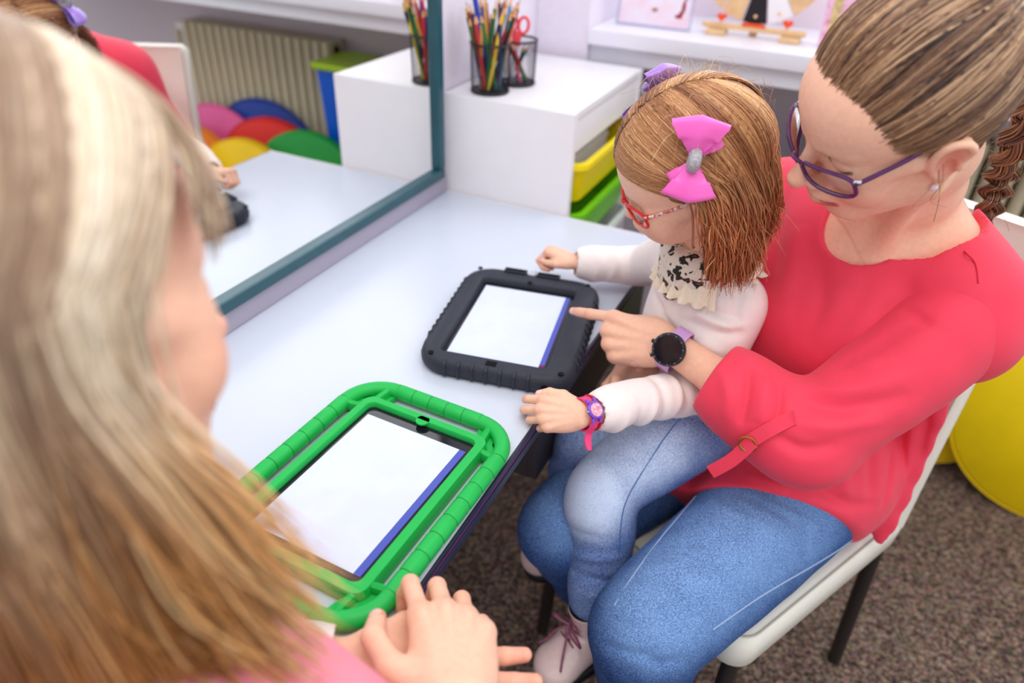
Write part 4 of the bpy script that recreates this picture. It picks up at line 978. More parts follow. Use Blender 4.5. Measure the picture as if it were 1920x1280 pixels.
# jeans
def denim(name, base, light, fadeamt=1.0):
    m = bpy.data.materials.new(name); m.use_nodes = True; nt = m.node_tree; p = nt.nodes['Principled BSDF']
    p.inputs['Roughness'].default_value = 0.85; p.inputs['Specular IOR Level'].default_value = 0.15
    tc = nt.nodes.new('ShaderNodeTexCoord'); at_ = nt.nodes.new('ShaderNodeAttribute'); at_.attribute_name = 'Col'
    n = nt.nodes.new('ShaderNodeTexNoise'); n.inputs['Scale'].default_value = 420; n.inputs['Detail'].default_value = 3
    mp = nt.nodes.new('ShaderNodeMapping'); mp.inputs['Scale'].default_value = (1.0, 1.0, 3.0); mp.inputs['Rotation'].default_value = (.5, .4, .9)
    n2 = nt.nodes.new('ShaderNodeTexNoise'); n2.inputs['Scale'].default_value = 28; n2.inputs['Detail'].default_value = 4
    nt.links.new(tc.outputs['Object'], mp.inputs['Vector']); nt.links.new(mp.outputs['Vector'], n.inputs['Vector']); nt.links.new(tc.outputs['Object'], n2.inputs['Vector'])
    def madd(a, k, c):
        q = nt.nodes.new('ShaderNodeMath'); q.operation = 'MULTIPLY_ADD'; nt.links.new(a, q.inputs[0]); q.inputs[1].default_value = k
        if isinstance(c, float): q.inputs[2].default_value = c
        else: nt.links.new(c, q.inputs[2])
        return q.outputs[0]
    sp = nt.nodes.new('ShaderNodeSeparateColor'); nt.links.new(at_.outputs['Color'], sp.inputs[0])
    f = madd(n.outputs['Fac'], 1.5, -0.75); f = madd(n2.outputs['Fac'], 0.35, f); f = madd(sp.outputs[0], 1.0, f); 
    q = nt.nodes.new('ShaderNodeMath'); q.operation = 'SUBTRACT'; nt.links.new(f, q.inputs[0]); q.inputs[1].default_value = 0.18
    r = nt.nodes.new('ShaderNodeValToRGB'); e = r.color_ramp.elements
    e[0].position = 0.0; e[0].color = (*base, 1); e[1].position = 1.0; e[1].color = (*light, 1)
    mid = r.color_ramp.elements.new(0.45); mid.color = tuple((base[i] * .5 + light[i] * .42) for i in range(3)) + (1,)
    nt.links.new(q.outputs[0], r.inputs['Fac']); nt.links.new(r.outputs['Color'], p.inputs['Base Color'])
    b = nt.nodes.new('ShaderNodeBump'); b.inputs['Strength'].default_value = 0.25; b.inputs['Distance'].default_value = 0.001
    nt.links.new(n.outputs['Fac'], b.inputs['Height']); nt.links.new(b.outputs['Normal'], p.inputs['Normal'])
    return m
M_denim = denim('blue_denim', srgb(20, 54, 116), srgb(140, 180, 234))
M_thread = mat('denim_thread', srgb(150, 172, 206), 0.8, 0.2)
J = SDF((.40, -.86, -.73), (1.08, -.08, -.05), .0045)
J.ell(PEL + v3(.0, .0, -.06), (.185, .14, .10), RT, k=.05)
FTL = v3(.755, -.700, -.70); FTR = v3(.640, -.420, -.70)
J.chain([HL, HL * .5 + KL * .5 + v3(.004, 0, .006), KL], [.093, .082, .066], .04, n=3)
J.chain([KL, KL * .45 + FTL * .55 + v3(.01, .015, 0), FTL], [.064, .055, .042], .03, n=3)
J.chain([HR, HR * .5 + KR * .5, KR], [.090, .080, .062], .04, n=3)
J.chain([KR, KR * .45 + FTR * .55 + v3(.0, .012, 0), FTR], [.060, .052, .042], .03, n=3)
J.cut((0, 0, -.66), (0, 0, -1), .004)
V, F = J.mesh(); V = smooth_verts(V, F, 2); V = folds(V, F, JEANS_FOLDS)
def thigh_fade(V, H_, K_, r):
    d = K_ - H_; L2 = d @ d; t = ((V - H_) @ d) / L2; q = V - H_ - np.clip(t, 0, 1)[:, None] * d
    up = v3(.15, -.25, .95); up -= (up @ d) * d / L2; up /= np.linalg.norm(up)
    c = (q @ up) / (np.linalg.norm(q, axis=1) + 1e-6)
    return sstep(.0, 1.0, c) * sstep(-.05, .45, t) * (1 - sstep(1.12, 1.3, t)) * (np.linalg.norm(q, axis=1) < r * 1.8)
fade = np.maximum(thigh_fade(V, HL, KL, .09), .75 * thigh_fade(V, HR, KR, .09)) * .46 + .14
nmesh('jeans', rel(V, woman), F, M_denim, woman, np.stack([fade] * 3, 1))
for l in SEAMS['jeans_seam_w']: relmb(MB().tube(catmull(l, 5), .0012, 5), woman).build('jeans_seam', M_thread, woman)
for l in SEAMS['blouse_seam']: relmb(MB().tube(catmull(l, 5), .0010, 5), woman).build('blouse_seam', M_coral_d, woman)

# hair pulled back into a plait
def ell_proj(c, r, d): return c + d / np.sqrt(((d / r) ** 2).sum(-1, keepdims=True))
def slerp(a, b, t):
    a = a / np.linalg.norm(a, axis=-1, keepdims=True); b = b / np.linalg.norm(b, axis=-1, keepdims=True)
    w = np.arccos(np.clip((a * b).sum(-1, keepdims=True), -.9999, .9999)); return (np.sin((1 - t) * w) * a + np.sin(t * w) * b) / np.sin(w)
EC = v3(0, -.014, .038); ER_ = v3(.081, .103, .098)
PONY = v3(0.0, -.104, .075)
def hair_cols(N, dark, mid, light, seed=1, p=(.35, .4, .25), key=None):
    r = np.random.default_rng(seed); u = r.random(N) if key is None else np.clip(key + r.normal(0, .16, N), 0, .999)
    D, M_, L_ = (np.array(c) for c in (dark, mid, light))
    w = u[:, None]; c = np.where(w < .5, D + (M_ - D) * w * 2, M_ + (L_ - M_) * (w - .5) * 2)
    return c * r.uniform(.85, 1.15, (N, 1))
def hairline_ok(P):
    """scalp region behind the hairline (head space)"""
    x, y, z = np.abs(P[:, 0]), P[:, 1], P[:, 2]
    lim = np.interp(z, [-.07, -.03, .0, .02, .045, .07, .088, .11, .14], [-.05, -.035, -.018, .022, .052, .068, .078, .082, .084]) 
    lim = np.where(x < .04, np.minimum(lim, .080), lim)
    return (y < lim) & (z > -.062)
r_ = np.random.default_rng(5); D = r_.normal(size=(14000, 3)); D /= np.linalg.norm(D, axis=1)[:, None]
roots = ell_proj(EC, ER_ * .985, D); ok = hairline_ok(roots); D = D[ok][:4200]; roots = roots[ok][:4200]
# extra roots right on the hairline
hz = r_.uniform(.0, .105, 900); hs = np.sign(r_.normal(size=900))
hy = np.interp(hz, [.0, .02, .045, .07, .088, .11], [-.016, .020, .050, .066, .074, .074]) + r_.normal(0, .003, 900)
hx = np.sqrt(np.clip(1 - ((hy - EC[1]) / ER_[1]) ** 2 - ((hz - EC[2]) / ER_[2]) ** 2, 0, 1)) * ER_[0] * hs
top = r_.uniform(-.05, .05, 260); ty = .076 - 4 * top ** 2 + r_.normal(0, .003, 260); tz = EC[2] + ER_[2] * np.sqrt(np.clip(1 - (top / ER_[0]) ** 2 - ((ty - EC[1]) / ER_[1]) ** 2, 0, 1))
HRr = np.concatenate([np.stack([hx, hy, hz], 1), np.stack([top, ty, tz], 1)]); Dh = HRr - EC; Dh /= np.linalg.norm(Dh, axis=1)[:, None]
D = np.concatenate([Dh, D]); N = len(D); MS = 16
t = np.linspace(0, 1, MS)[None, :, None]
tgt = (PONY - EC)[None] / np.linalg.norm(PONY - EC) + r_.normal(0, .05, (N, 3))
Dt = slerp(D[:, None, :], tgt[:, None, :], t)
wob = .018 * np.sin(t * 5 + r_.uniform(0, 6.28, (N, 1, 1))) * np.sin(t * math.pi)
Dt = Dt + wob * np.array([0, 0, 1.0])
lift = (.985 + .045 * np.sqrt(t) + .03 * r_.random((N, 1, 1)) * np.sin(t * math.pi) ** .5)
Pth = ell_proj(EC, ER_, Dt); Pth = EC + (Pth - EC) * lift
key = np.clip((vnoise(D, 24, 11) - .5) * .8 + (vnoise(D, 70, 13) - .5) * 1.1 + .42, 0, 1)
cols = hair_cols(N, srgb(50, 34, 30), srgb(124, 88, 66), srgb(216, 178, 138), 3, key=key)
Pw = Pth @ RW.T + HW
sd = ((Pth - EC) / ER_ ** 2); sd = sd / np.linalg.norm(sd, axis=2, keepdims=True) @ RW.T
rad = np.array([.0003] + [.0010] * (MS - 2) + [.0007])
bb = r_.integers(0, 1100, 700); Db = D[bb] + r_.normal(0, .02, (700, 3)); Rb = ell_proj(EC, ER_ * .992, Db); Rb[:, 1] += r_.uniform(.0, .012, 700) * (Rb[:, 2] > .0); Rb[:, 2] -= r_.uniform(0, .004, 700)
tb_ = np.linspace(0, 1, MS)[None, :, None]; Pb = EC + (ell_proj(EC, ER_, slerp((Rb - EC)[:, None], tgt[bb][:, None], tb_ * r_.uniform(.2, .5, (700, 1, 1)))) - EC) * (.985 + .05 * np.sqrt(tb_))
fine_h = strands('fine_hair', rel(Pb @ RW.T + HW, woman), .00032, hair_cols(700, srgb(110, 78, 56), srgb(150, 110, 80), srgb(200, 160, 120), 31), M_hair, woman); fine_h['kind'] = 'stuff'
hair = strands('hair', rel(Pw, woman), rad[None] * r_.uniform(.7, 1.3, (N, 1)), cols, M_hair, woman, side=sd)
nx_ = r_.uniform(-.052, .052, 620); rt_n = np.stack([nx_, -.074 + 9 * nx_ ** 2 + r_.normal(0, .002, 620), -.062 + r_.uniform(-.006, .020, 620) + 5 * nx_ ** 2], 1)
mid_n = np.stack([nx_ * .95, -.108 + 9 * nx_ ** 2, np.full(620, .0) + 4 * nx_ ** 2], 1) + r_.normal(0, .0015, (620, 3))
tn = np.linspace(0, 1, MS)[None, :, None]; Pn = (1 - tn) ** 2 * rt_n[:, None] + 2 * (1 - tn) * tn * (mid_n * 1.06)[:, None] + tn ** 2 * (PONY + r_.normal(0, .006, (620, 3)))[:, None]
sdn = np.tile(RW @ v3(0, -1, 0), (620, MS, 1))
strands('nape_hair', rel(Pn @ RW.T + HW, woman), .0011, hair_cols(620, srgb(64, 44, 34), srgb(124, 88, 62), srgb(196, 156, 112), 41), M_hair, woman, side=sdn)
# scalp cap under the strands
CP = SDF((-.10, -.14, -.09), (.10, .10, .15), .003)
CP.ell(EC, ER_ * .985, k=0)
fc = SDF((-.10, -.14, -.09), (.10, .10, .15), .003)
Pg = np.stack(np.meshgrid(*fc.ax, indexing='ij'), -1).reshape(-1, 3)
lim = np.interp(Pg[:, 2], [-.07, -.03, .0, .02, .045, .07, .088, .11, .14], [-.05, -.035, -.018, .022, .052, .068, .078, .082, .084])
fc.g = np.maximum(Pg[:, 1] - lim + .012, -.058 - Pg[:, 2]).astype(np.float32).reshape(fc.g.shape)
CP.g = np.maximum(CP.g, fc.g)
CP.ell(v3(0, -.052, -.012), (.060, .048, .050), k=.02)
V, F = CP.mesh(); V = smooth_verts(V, F, 2)
nmesh('scalp_hair', rel(V @ RW.T + HW, woman), F, M_hair, woman, np.tile(srgb(92, 64, 48), (len(V), 1)))
# plait hanging from the elastic
pony_w = RW @ PONY + HW
pl = [pony_w + v3(.0, .0, .0), pony_w + v3(.035, .040, .0), pony_w + v3(.060, .085, -.07), v3(.985, -.235, .33), v3(.992, -.215, .25), v3(.995, -.200, .16)]
pl = np.array(catmull(pl, 24)); M2 = len(pl); TT = np.gradient(pl, axis=0); TT /= np.linalg.norm(TT, axis=1)[:, None]
A1 = np.cross(TT, v3(.6, -.75, .3)); A1 /= np.linalg.norm(A1, axis=1)[:, None]; B1 = np.cross(A1, TT)
s_ = np.linspace(0, 1, M2); PB = []
for k in range(420):
    ph = (k % 3) * 2.094; rr0 = r_.uniform(.0, .0105); a0 = r_.uniform(0, 6.28)
    wv = 2 * math.pi * 5.0 * s_ + ph; env = .6 + .5 * np.sin(np.minimum(s_ * 1.15, 1) * math.pi) ** .6
    cen = pl + A1 * (.013 * np.sin(wv) * env)[:, None] + B1 * (.008 * np.sin(2 * wv) * env)[:, None]
    PB.append(cen + A1 * (rr0 * math.cos(a0) * env)[:, None] + B1 * (rr0 * math.sin(a0) * env)[:, None] + r_.normal(0, .0001, (M2, 3)))
PB = np.array(PB)
cols = hair_cols(len(PB), srgb(70, 46, 36), srgb(132, 92, 66), srgb(188, 146, 104), 8)
strands('plait', rel(PB, woman), .0011, cols, M_hair, woman)
# loose wisps at the temple and the nape
wis = []
for k in range(5):
    a = v3(-.070 + r_.normal(0, .003), .004 + r_.normal(0, .010), -.006 + r_.normal(0, .012)); L_ = r_.uniform(.03, .075)
    q = [a, a + v3(-.008, .004, -.3 * L_), a + v3(-.010 + r_.normal(0, .006), .012 + r_.normal(0, .006), -.65 * L_), a + v3(-.004 + r_.normal(0, .008), .004 + r_.normal(0, .01), -L_)]
    wis.append(np.array(catmull(q, 5)))
for k in range(70):
    a = RW.T @ (pl[int(r_.uniform(5, M2 - 10))] - HW) + r_.normal(0, .008, 3); d = r_.normal(0, .022, 3)
    wis.append(np.array(catmull([a, a + d * .4 + v3(0, 0, .006), a + d * .8, a + d * 1.2 - v3(0, 0, .012)], 5)))
for k in range(70):
    dd = r_.normal(size=3); dd[2] = abs(dd[2]); dd /= np.linalg.norm(dd)
    a = ell_proj(EC, ER_ * 1.02, dd)
    if not hairline_ok(a[None])[0]: continue
    b = PONY - a; q = [a, a + b * .12 + dd * .010, a + b * .25 + dd * .014 + r_.normal(0, .004, 3), a + b * .38 + dd * .008]
    wis.append(np.array(catmull(q, 5)))
wis = np.array(wis)
strands('loose_hair', rel(wis @ RW.T + HW, woman), .00035, hair_cols(len(wis), srgb(120, 80, 56), srgb(176, 126, 88), srgb(220, 180, 130), 4), M_hair, woman)['kind'] = 'stuff'
M_band = mat('hair_band', srgb(40, 30, 40), 0.7, 0.2)
for q, rr_ in ((7, .019), (M2 - 14, .014)):
    relmb(MB().tube([pl[q] + rr_ * (math.cos(a) * A1[q] + math.sin(a) * B1[q]) for a in np.linspace(0, 2 * math.pi, 20, endpoint=False)], .0045, 8, closed=True), woman).build('hair_elastic', M_band, woman)
# earring
er = empty('earring', tuple(RW @ v3(-.0735, .003, -.046) + HW), 'small round crystal earring on the ear of the woman in coral', 'earring')
MB().lathe([(.0003, -.0045), (.003, -.0035), (.0045, 0), (.003, .0035), (.0003, .0045)], 12).build('crystal', mat('crystal', srgb(240, 214, 222), 0.08, 0.8, coat=0.8), er)
MB().tube([(0, 0, .0035), (0.0, -.001, .009), (.001, 0, .013)], .0006, 5).build('hook', mat('silver', (0.8, 0.8, 0.82), 0.25, 0.5, metal=1), er)
# glasses
def glasses(name, R, H0, A, fw, fh, y0, z0, tempend, mats, label, thick=.0017, bridge=.0085, tilt=.12):
    """fw,fh: lens half sizes; y0,z0: lens centre (head space); tempend: ear point"""
    g = empty(name, tuple(H0), label, 'glasses'); mf, ml, mt, mh = mats
    W = lambda p: R @ np.array(p, float)
    for sx in (-1, 1):
        cx_ = bridge + fw; lo = []
        for a in np.linspace(0, 2 * math.pi, 36, endpoint=False):
            c_, s_2 = math.cos(a), math.sin(a); ex = .62
            x = fw * math.copysign(abs(c_) ** ex, c_); z = fh * math.copysign(abs(s_2) ** ex, s_2)
            xx = cx_ + x; wrap = -.45 * xx * xx / .06
            lo.append((sx * xx, y0 + wrap + tilt * z, z0 + z + .0025 * (x / fw) * (1 if z > 0 else .4)))
        MB().tube([W(p) for p in lo], thick, 8, closed=True).build('rim', mf, g)
        m = MB(); cen = np.mean(lo, 0); m.add([W(cen)] + [W(p) for p in lo], [(0, i + 1, (i + 1) % 36 + 1) for i in range(36)]); m.build('lens', ml, g)
        hx_ = cx_ + fw * .97; hp = (sx * hx_, y0 - .45 * hx_ * hx_ / .06, z0 + fh * .55)
        te = (sx * tempend[0], tempend[1], tempend[2])
        MB().tube([W(p) for p in catmull([hp, (sx * (hx_ + .004), hp[1] - .004, hp[2] + .001), (sx * (hx_ * .4 + tempend[0] * .6 + .002), (hp[1] + te[1]) / 2, (hp[2] + te[2]) / 2 + .001), te, (te[0], te[1] - .022, te[2] - .016)], 5)], thick * 1.15, 8).build('temple', mt, g)
        MB().tube([W(hp), W((sx * (hx_ + .005), hp[1] - .006, hp[2] + .001))], thick * 1.5, 8).build('hinge', mh, g)
    MB().tube([W(p) for p in catmull([(-bridge - .001, y0 + .0005, z0 + fh * .42), (0, y0 + .004, z0 + fh * .55), (bridge + .001, y0 + .0005, z0 + fh * .42)], 6)], thick, 8).build('bridge', mf, g)
    return g
def clear(name, tint=(1, 1, 1)):
    if name in MATS: return MATS[name]
    m = bpy.data.materials.new(name); m.use_nodes = True; nt = m.node_tree; nt.nodes.remove(nt.nodes['Principled BSDF'])
    t = nt.nodes.new('ShaderNodeBsdfTransparent'); t.inputs[0].default_value = (*tint, 1); g = nt.nodes.new('ShaderNodeBsdfGlossy'); g.inputs['Roughness'].default_value = .02
    fr_ = nt.nodes.new('ShaderNodeFresnel'); fr_.inputs['IOR'].default_value = 1.45; mx = nt.nodes.new('ShaderNodeMixShader')
    nt.links.new(fr_.outputs[0], mx.inputs[0]); nt.links.new(t.outputs[0], mx.inputs[1]); nt.links.new(g.outputs[0], mx.inputs[2]); nt.links.new(mx.outputs[0], nt.nodes['Material Output'].inputs['Surface'])
    MATS[name] = m; return m
M_pf = mat('purple_acetate', srgb(92, 44, 96), 0.2, 0.5, noise=0.25, nscale=60)
glasses('eyeglasses', RW, HW, ADULT, 0.0275, .0200, .107, -.006, (.0745, -.002, .022), (M_pf, clear('lens_clear', (.995, .98, .99)), M_pf, mat('silver')), 'purple framed eyeglasses on the woman in coral', thick=.0023)

# smart watch
wdir = (ELB - Wl) / np.linalg.norm(ELB - Wl); wz = Bl[:, 2]; wz = wz - (wz @ wdir) * wdir; wz /= np.linalg.norm(wz); wx = np.cross(wdir, wz)
wc = Wl + wdir * .012
sw = empty('wrist_watch', tuple(wc), 'black round smart watch with lilac strap on the pointing arm', 'watch')
Mw = Matrix([[*map(float, (wx[i], wdir[i], wz[i])), 0] for i in range(3)] + [[0, 0, 0, 1]])
ww, wt = .0305, .0245
loops = []
for a in np.linspace(0, 2 * math.pi, 36, endpoint=False):
    c_, s_2 = math.cos(a), math.sin(a); loops.append([Mw @ Vector((c_ * (ww + dr), dy, s_2 * (wt + dr))) for dy, dr in ((-.0105, 0), (.0105, 0), (.0105, .0022), (-.0105, .0022))])
MB().stack(loops, wrap=True).build('strap', mat('lilac_silicone', srgb(206, 160, 216), 0.5, 0.4), sw)
cz = wt + .001
MB().lathe([(.0003, 0), (.0215, 0), (.0232, .003), (.0232, .008), (.0215, .0105), (.0198, .0108), (.0192, .0100), (.0003, .0100)], 40, M=Mw @ Matrix.Translation((0, 0, cz))).build('case', mat('watch_case', srgb(46, 50, 58), 0.3, 0.5, metal=.5), sw)
MB().lathe([(.0003, .0101), (.0190, .0101), (.0190, .0106), (.0003, .0106)], 40, M=Mw @ Matrix.Translation((0, 0, cz))).build('dial', mat('watch_glass', srgb(24, 24, 30), 0.05, 0.6), sw)
for k in range(12):
    a = 2 * math.pi * k / 12
    MB().box((0, 0, 0), (.0006, .0026, .0004), Mw @ Matrix.Translation((.0206 * math.cos(a), .0206 * math.sin(a), cz + .0107)) @ rotz(a - math.pi / 2)).build('bezel_mark', mat('mark_grey', srgb(150, 152, 160), 0.4), sw)
for a in (2.5, 3.3):
    MB().lathe([(.0003, 0), (.0028, 0), (.0028, .004), (.0003, .004)], 12, M=Mw @ Matrix.Translation((.0225 * math.cos(a - 4.0), .0225 * math.sin(a - 4.0), cz + .0055)) @ rotz(a - 4.0) @ Matrix.Rotation(math.pi / 2, 4, 'Y')).build('button', mat('watch_case'), sw)
for sy in (-1, 1):
    MB().box((sy * .0235, 0, 0), (.010, .021, .004), Mw @ Matrix.Translation((0, 0, cz + .003)) @ Matrix.Rotation(sy * .5, 4, 'Y')).build('lug', mat('watch_case'), sw, bevel=.0015)
# wedding ring on the curled ring finger
rp = Wl + Bl @ v3(.0135, .0845, -.011)
rg = empty('finger_ring', tuple(rp), 'thin gold ring on the pointing hand', 'ring')
MB().tube([(Bl @ v3(0.0105 * math.cos(a), .0118 * math.sin(a), .002 * math.cos(a))) for a in np.linspace(0, 2 * math.pi, 24, endpoint=False)], .0011, 6, closed=True).build('band', mat('gold', srgb(230, 200, 130), 0.2, 0.5, metal=1), rg)
# ------------------------------------------------------------------ girl
girl = empty('person', (0.66, -0.40, -0.12), 'small girl in white top and jeans sitting on the lap, pink bow in her hair', 'person')
HG = v3(.621, -.444, .308); RG = ortho((-.836, -.343, -.429), (-.298, -.374, .878))
toG = lambda p: RG.T @ (np.array(p, float) - HG)
GN = v3(.663, -.378, .165); GL = v3(.712, -.405, .118); GR = v3(.605, -.305, .120); GC = v3(.662, -.368, .065); GP = v3(.680, -.385, -.07)
S = SDF((-.10, -.12, -.19), (.10, .115, .12), .0018)
build_head(S, CHILD)
S.chain([(0, -.016, -.040), (0, -.022, -.075), toG(GN + v3(0, 0, .005))], [.037, .035, .040], .018, n=2)
S.ell(toG(GN + v3(0, 0, -.02)), (.07, .05, .03), k=.02)
Vh, Fh = S.mesh(); Ch = head_color(Vh, CHILD, srgb(196, 150, 112), lipc=np.array(srgb(222, 120, 112)), brow_w=.45)
g_head = (Vh @ RG.T + HG, Fh, Ch)
GEl = v3(.690, -.458, -.004); GWl = v3(.581, -.638, .036); GEr = v3(.528, -.222, .045); GWr = v3(.428, -.276, .050)
_, Bg = basis(GWl, v3(.540, -.640, .046), v3(.550, -.668, .014), False)
g_hl = make_hand(GWl, Bg, .60, [(38, 30, 18), (42, 34, 20), (48, 38, 22), (62, 60, 30)], (-.10, -.02, .04, .10), thumb=[(-.040, .044, -.008), (-.046, .074, -.012), (-.042, .098, -.016)], fore=GEl, fore_r=(.021, .026), h=.0011, fat=1.12)
_, Bg2 = basis(GWr, v3(.372, -.282, .060), v3(.385, -.250, .050), True)
g_hr = make_hand(GWr, Bg2, .58, [(62, 80, 40), (66, 85, 42), (70, 88, 42), (72, 85, 42)], (0, 0, 0, 0), thumb=[(-.036, .044, -.018), (-.034, .072, -.026), (-.030, .096, -.030)], fore=GEr, fore_r=(.021, .026), h=.0011, fat=1.12)
V, F, C = join_parts([g_head, g_hl, g_hr]); C = C * np.array([1.02, 1.03, 1.04])
nmesh('body', rel(V, girl), F, M_skin, girl, C)
# top
M_top = mat('cream_knit', srgb(250, 238, 234), 0.8, 0.2, noise=0.03, nscale=60, bump=0.2, bscale=600)
GF = v3(-.62, -.78, 0); GLF = v3(.78, -.62, 0); RGt = np.stack([GLF, GF, UPV], 1)
K = SDF((.36, -.70, -.16), (.82, -.16, .24), .0030)
K.ell(GC, (.088, .072, .105), RGt, k=.03); K.chain([GC + v3(0, 0, -.05), GP + v3(0, 0, .01)], [.080, .090], .03)
K.chain([GN + v3(0, 0, -.012), GL], [.036, .040], .03); K.chain([GN + v3(0, 0, -.012), GR], [.036, .040], .03)
K.chain([GL, GL * .5 + GEl * .5 + v3(.004, 0, 0), GEl, GEl * .45 + GWl * .55 + v3(0, 0, .002), GWl * .86 + GEl * .14], [.038, .035, .031, .026, .0245], .018, n=3)
K.chain([GR, GR * .5 + GEr * .5 + v3(-.002, .0, 0), GEr, GEr * .45 + GWr * .55, GWr * .90 + GEr * .10], [.037, .033, .029, .025, .0235], .018, n=3)
for e, w in ((GEl, GWl), (GEr, GWr)):
    a = (w - e) / np.linalg.norm(w - e); q = w * .90 + e * .10
    K.cone(q - a * .010, q + a * .06, .0195, .022, .002, 's')
K.ell(GN + v3(-.005, -.005, .02), (.047, .047, .045), k=.004, mode='s')
V, F = K.mesh(); V = smooth_verts(V, F, 2)
def armrings(e, w, r, qs, amp, dirv):
    a = (w - e) / np.linalg.norm(w - e); out = []
    for k, q in enumerate(qs):
        c = e * (1 - q) + w * q; ax = a + dirv * (.35 if k % 2 else -.2); ax /= np.linalg.norm(ax)
        u = np.cross(ax, v3(0, 0, 1)); u /= np.linalg.norm(u); z_ = np.cross(u, ax)
        out.append(([c + r * (math.cos(t) * u + math.sin(t) * z_) for t in np.linspace(-.8 + .5 * k, 2.8 + .5 * k, 6)], .0065, amp * (1 if k % 2 else -1)))
    return out
GF_ = armrings(GEl, GWl, .027, (.02, .12, .22, .32, .43, .54, .65, .76), .0048, v3(.2, .3, .5)) + armrings(GEr, GWr, .026, (.1, .22, .34, .46, .58, .7), .004, v3(.2, .3, .5)) + armrings(GL, GEl, .035, (.3, .45, .6, .75, .88), .006, v3(.3, .3, .2))
GF_ += [([v3(.745, -.40, .08), v3(.735, -.42, .02), v3(.72, -.44, -.03)], .010, -.004), ([v3(.70, -.46, .06), v3(.69, -.45, .0), v3(.68, -.45, -.05)], .009, -.004)]
V = folds(V, F, GF_ + TOP_FOLDS)
nmesh('top', rel(V, girl), F, M_top, girl)
# leopard scarf round the neck
def leopard():
    m = bpy.data.materials.new('leopard_cotton'); m.use_nodes = True; nt = m.node_tree; p = nt.nodes['Principled BSDF']; p.inputs['Roughness'].default_value = .8
    tc = nt.nodes.new('ShaderNodeTexCoord'); v = nt.nodes.new('ShaderNodeTexVoronoi'); v.inputs['Scale'].default_value = 60; v.inputs['Randomness'].default_value = .8
    n = nt.nodes.new('ShaderNodeTexNoise'); n.inputs['Scale'].default_value = 90
    mx = nt.nodes.new('ShaderNodeMix'); mx.data_type = 'RGBA'; mx.blend_type = 'LINEAR_LIGHT'; mx.inputs['Factor'].default_value = .012
    nt.links.new(tc.outputs['Object'], mx.inputs['A']); nt.links.new(tc.outputs['Object'], n.inputs['Vector']); nt.links.new(n.outputs['Color'], mx.inputs['B']); nt.links.new(mx.outputs['Result'], v.inputs['Vector'])
    r = nt.nodes.new('ShaderNodeValToRGB'); r.color_ramp.interpolation = 'CONSTANT'; e = r.color_ramp.elements
    e[0].color = (*srgb(120, 84, 56), 1); e[0].position = 0; e[1].color = (*srgb(34, 28, 26), 1); e[1].position = .13
    q = r.color_ramp.elements.new(.45); q.color = (*srgb(226, 214, 200), 1)
    nt.links.new(v.outputs['Distance'], r.inputs['Fac']); nt.links.new(r.outputs['Color'], p.inputs['Base Color']); return m
Ks = SDF((.55, -.50, .09), (.76, -.28, .27), .0026)
nk = GN + v3(-.006, -.008, .012); nkax = (HG + RG @ v3(0, -.02, -.06) - GN); nkax /= np.linalg.norm(nkax); nu = GF - (GF @ nkax) * nkax; nu /= np.linalg.norm(nu); nw = np.cross(nkax, nu)
for q in range(24):
    a, b = 2 * math.pi * q / 24, 2 * math.pi * (q + 1) / 24
    f_ = lambda t: nk + .043 * (math.cos(t) * nu + math.sin(t) * nw) + nkax * (.012 - .014 * math.cos(t) + .004 * math.sin(3 * t))
    Ks.cone(f_(a), f_(b), .019 + .003 * math.cos(a), .019 + .003 * math.cos(b), .006, flat=(nkax, 1.25))
Ks.chain([nk + nu * .050 + nkax * .0, nk + nu * .062 - nkax * .022, nk + nu * .066 - nkax * .045], [.026, .022, .010], .01, n=3, flat=(nu, .45))
V, F = Ks.mesh(); V = smooth_verts(V, F, 2)
V = folds(V, F, [([nk + .062 * (math.cos(t) * nu + math.sin(t) * nw) + nkax * (z_ - .012 * math.cos(t)) for t in np.linspace(-1.6, 1.6, 8)], .005, am) for z_, am in ((.012, -.004), (.022, .003), (.0, .003))])
nmesh('scarf', rel(V, girl), F, leopard(), girl)
# cream ruffle under the scarf
M_lace = mat('cream_ruffle', srgb(250, 236, 214), 0.85, 0.2, noise=0.06, nscale=150, bump=0.3, bscale=500)
def ruffle(t0, t1, r0, r1, drop, name, waves=9, c=GN):
    n, m_ = 90, 7; rows = []
    for i in range(m_):
        u = i / (m_ - 1); row = []
        for k in range(n):
            t = t0 + (t1 - t0) * k / (n - 1); w = math.sin(t * waves * 2 + .8 * math.sin(t * 5)) * u * .006
            d = math.cos(t) * GF + math.sin(t) * (-GLF) * 1.0
            row.append(c + d * (r0 + (r1 - r0) * u + w) + v3(0, 0, .008 - drop * u + abs(w) * .4))
        rows.append(row)
    V = np.array(rows).reshape(-1, 3); F = np.array([(i * n + k, i * n + k + 1, (i + 1) * n + k + 1, (i + 1) * n + k) for i in range(m_ - 1) for k in range(n - 1)])
    N_ = vnormals(V, F); V2 = np.concatenate([V, V - N_ * .0012]); F2 = np.concatenate([F, F[:, ::-1] + len(V)])
    return nmesh(name, rel(V2, girl), F2, M_lace, girl)
ruffle(-1.05, 1.0, .058, .076, .050, 'ruffle', 12); ruffle(-2.9, -1.7, .058, .076, .014, 'ruffle', 10)
